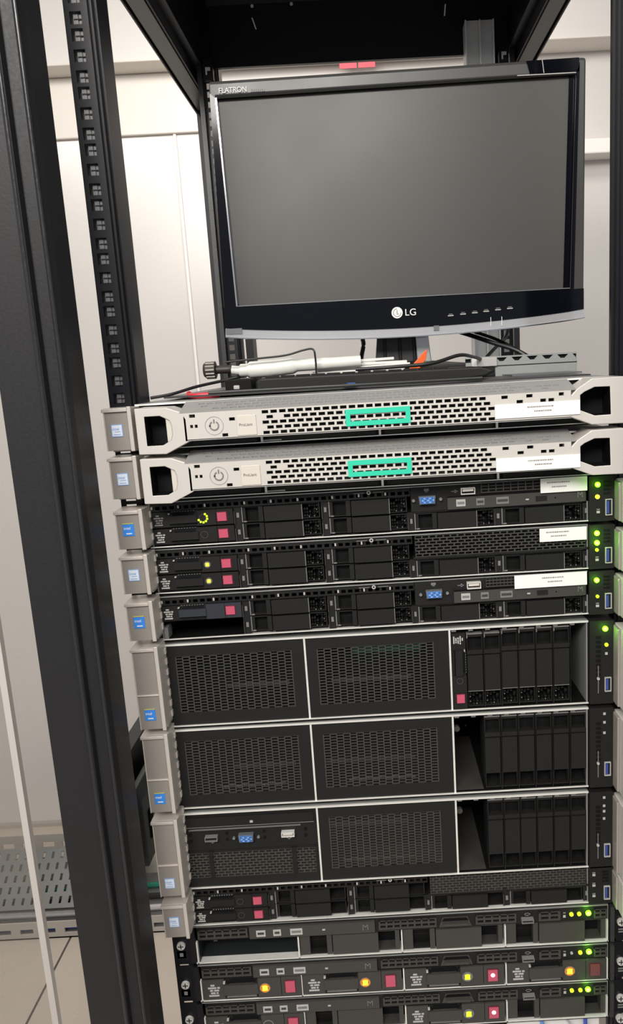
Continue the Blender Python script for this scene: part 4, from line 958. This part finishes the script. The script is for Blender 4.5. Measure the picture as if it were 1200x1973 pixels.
# white tube with ribbed knob
tb = empty('white_tube', (-0.1, 0.10, 0.0172), 'white plastic tube with a brown ribbed knob at its left end, lying on the keyboard', 'tube')
def loc(p): return (p[0] + 0.1, p[1] - 0.10, p[2] - 0.0172)
b = MB().tube([loc(p) for p in ((-0.147, 0.10, 0.0265), (-0.138, 0.10, 0.0255), (-0.128, 0.10, 0.0255), (-0.105, 0.10, 0.0260), (-0.080, 0.10, 0.0275), (-0.045, 0.10, 0.0280), (-0.015, 0.102, 0.0285))], [0.0045, 0.0066, 0.0085, 0.0082, 0.0062, 0.0058], 'tube_white', n=20)
obj('tube_body', b, tb, smooth=True)
b = MB(); b.cyl(loc((-0.1630, 0.10, 0.0275)), 0.0042, 0.016, 'knob_brown', 'x', 16)
b.cyl(loc((-0.1730, 0.10, 0.0275)), 0.0085, 0.010, 'knob_brown', 'x', 20, r2=0.0085); b.cyl(loc((-0.1755, 0.10, 0.0275)), 0.0062, 0.0026, 'knob_brown', 'x', 20, r2=0.0085)
for k in range(14):
    A = 2 * PI * k / 14; c = loc((-0.1725, 0.10 + 0.0085 * math.cos(A), 0.0275 + 0.0085 * math.sin(A))); b.box(c[0], c[0] + 0.009, c[1] - 0.0008, c[1] + 0.0008, c[2] - 0.0008, c[2] + 0.0008, 'ear_face')
obj('ribbed_knob', b, tb, bevel=0.0004)
ws = empty('white_strip_bundle', (-0.02, 0.115, 0.0172), 'bundle of flat white plastic strips stacked on the keyboard beside the monitor neck', 'strips')
for k, (x0, x1, z) in enumerate(((-0.045, 0.050, 0.0), (-0.040, 0.056, 0.0035), (-0.020, 0.053, 0.0070), (-0.052, 0.040, 0.0102))):
    obj('strip', MB().box(x0, x1, -0.012 + k * 0.002, 0.008 + k * 0.003, z, z + 0.0028, 'white_plastic'), ws, rot=(0, -0.02 * (k % 2), 0), bevel=0.0006)
oc = obj('orange_strip', MB().prism([(0, 0), (0.011, 0.0), (0.018, 0.009), (0.0195, 0.019), (0.0155, 0.016), (0.008, 0.008)], 0, 0.004, 'orange'), loc=(0.034, 0.098, 0.0180), bevel=0.0005); tag(oc, 'curled bright orange plastic strip at the right end of the white strips', 'strip')
rs = obj('red_strap', MB().tube([(-0.186, 0.070, 0.0055), (-0.184, 0.060, 0.0038), (-0.178, 0.050, 0.0036), (-0.165, 0.048, 0.0038), (-0.152, 0.050, 0.0040)], 0.0028, 'red_strap'), smooth=True); tag(rs, 'short red strap lying at the left front of the shelf behind the bezel', 'strap')
bp = obj('blue_plug', MB().box(0, 0.0085, 0, 0.006, 0, 0.0035, 'blue_plug').box(-0.004, 0, 0.001, 0.005, 0.0005, 0.003, 'silver'), loc=(-0.0290, 0.036, 0.0048), bevel=0.0006); tag(bp, 'tiny blue plug lying in front of the keyboard', 'plug')
pg = empty('grey_connector', (0.112, 0.16, 0.0045), 'pale grey cable connector lying on the shelf right of the monitor neck', 'connector')
obj('connector_body', MB().box(0, 0.022, -0.006, 0.006, 0.0110, 0.0205, 'cable_grey').box(-0.006, 0, -0.008, 0.008, 0.009, 0.0225, 'white_plastic').box(0.0, 0.02, -0.004, 0.004, 0.0, 0.011, 'plastic'), pg, bevel=0.0008)
CB = [
 ('long thin black cable sagging from the left rail across the bezel to the adapter', [(-0.219, 0.05, 0.004), (-0.20, 0.06, 0.0065), (-0.18, 0.08, 0.012), (-0.155, 0.10, 0.0165), (-0.135, 0.105, 0.0205)], 0.0015),
 ('thin black cable looped over the white tube', [(-0.150, 0.085, 0.0345), (-0.120, 0.086, 0.0362), (-0.09, 0.086, 0.0380), (-0.072, 0.086, 0.0420), (-0.062, 0.086, 0.0425), (-0.060, 0.085, 0.034), (-0.060, 0.085, 0.0180)], 0.0010),
 ('black cable hanging down behind the monitor left of its neck', [(-0.018, 0.30, 0.10), (-0.016, 0.30, 0.07), (-0.011, 0.295, 0.052), (-0.014, 0.29, 0.036), (-0.018, 0.28, 0.012)], 0.0028),
 ('thick black video cable slanting down right from behind the monitor', [(0.085, 0.255, 0.064), (0.11, 0.24, 0.055), (0.14, 0.22, 0.042), (0.168, 0.205, 0.030), (0.190, 0.195, 0.010)], 0.0026),
 ('black power cable slanting down right beside the video cable', [(0.095, 0.28, 0.070), (0.13, 0.26, 0.055), (0.150, 0.24, 0.045), (0.176, 0.22, 0.028), (0.20, 0.205, 0.010)], 0.0020),
 ('curved black cable arching against the right rear rail', [(0.188, 0.42, 0.085), (0.195, 0.42, 0.070), (0.190, 0.41, 0.052), (0.170, 0.40, 0.035), (0.150, 0.38, 0.018)], 0.0026),
 ('black cable winding over the keyboard towards the grey connector', [(-0.02, 0.062, 0.0205), (0.02, 0.058, 0.0210), (0.055, 0.064, 0.0225), (0.085, 0.09, 0.0290), (0.105, 0.13, 0.0265), (0.118, 0.16, 0.0235)], 0.0018),
 ('black cable lying along the front of the keyboard', [(-0.16, 0.035, 0.0062), (-0.10, 0.036, 0.0064), (-0.04, 0.030, 0.0064), (0.02, 0.033, 0.0064), (0.07, 0.036, 0.0064), (0.10, 0.04, 0.0064)], 0.0016),
]
for l, p, r in CB:
    c = obj('cable', MB().tube(p, r, 'cable_black', n=8), smooth=True); tag(c, l, 'cable', 'black cables around the monitor')
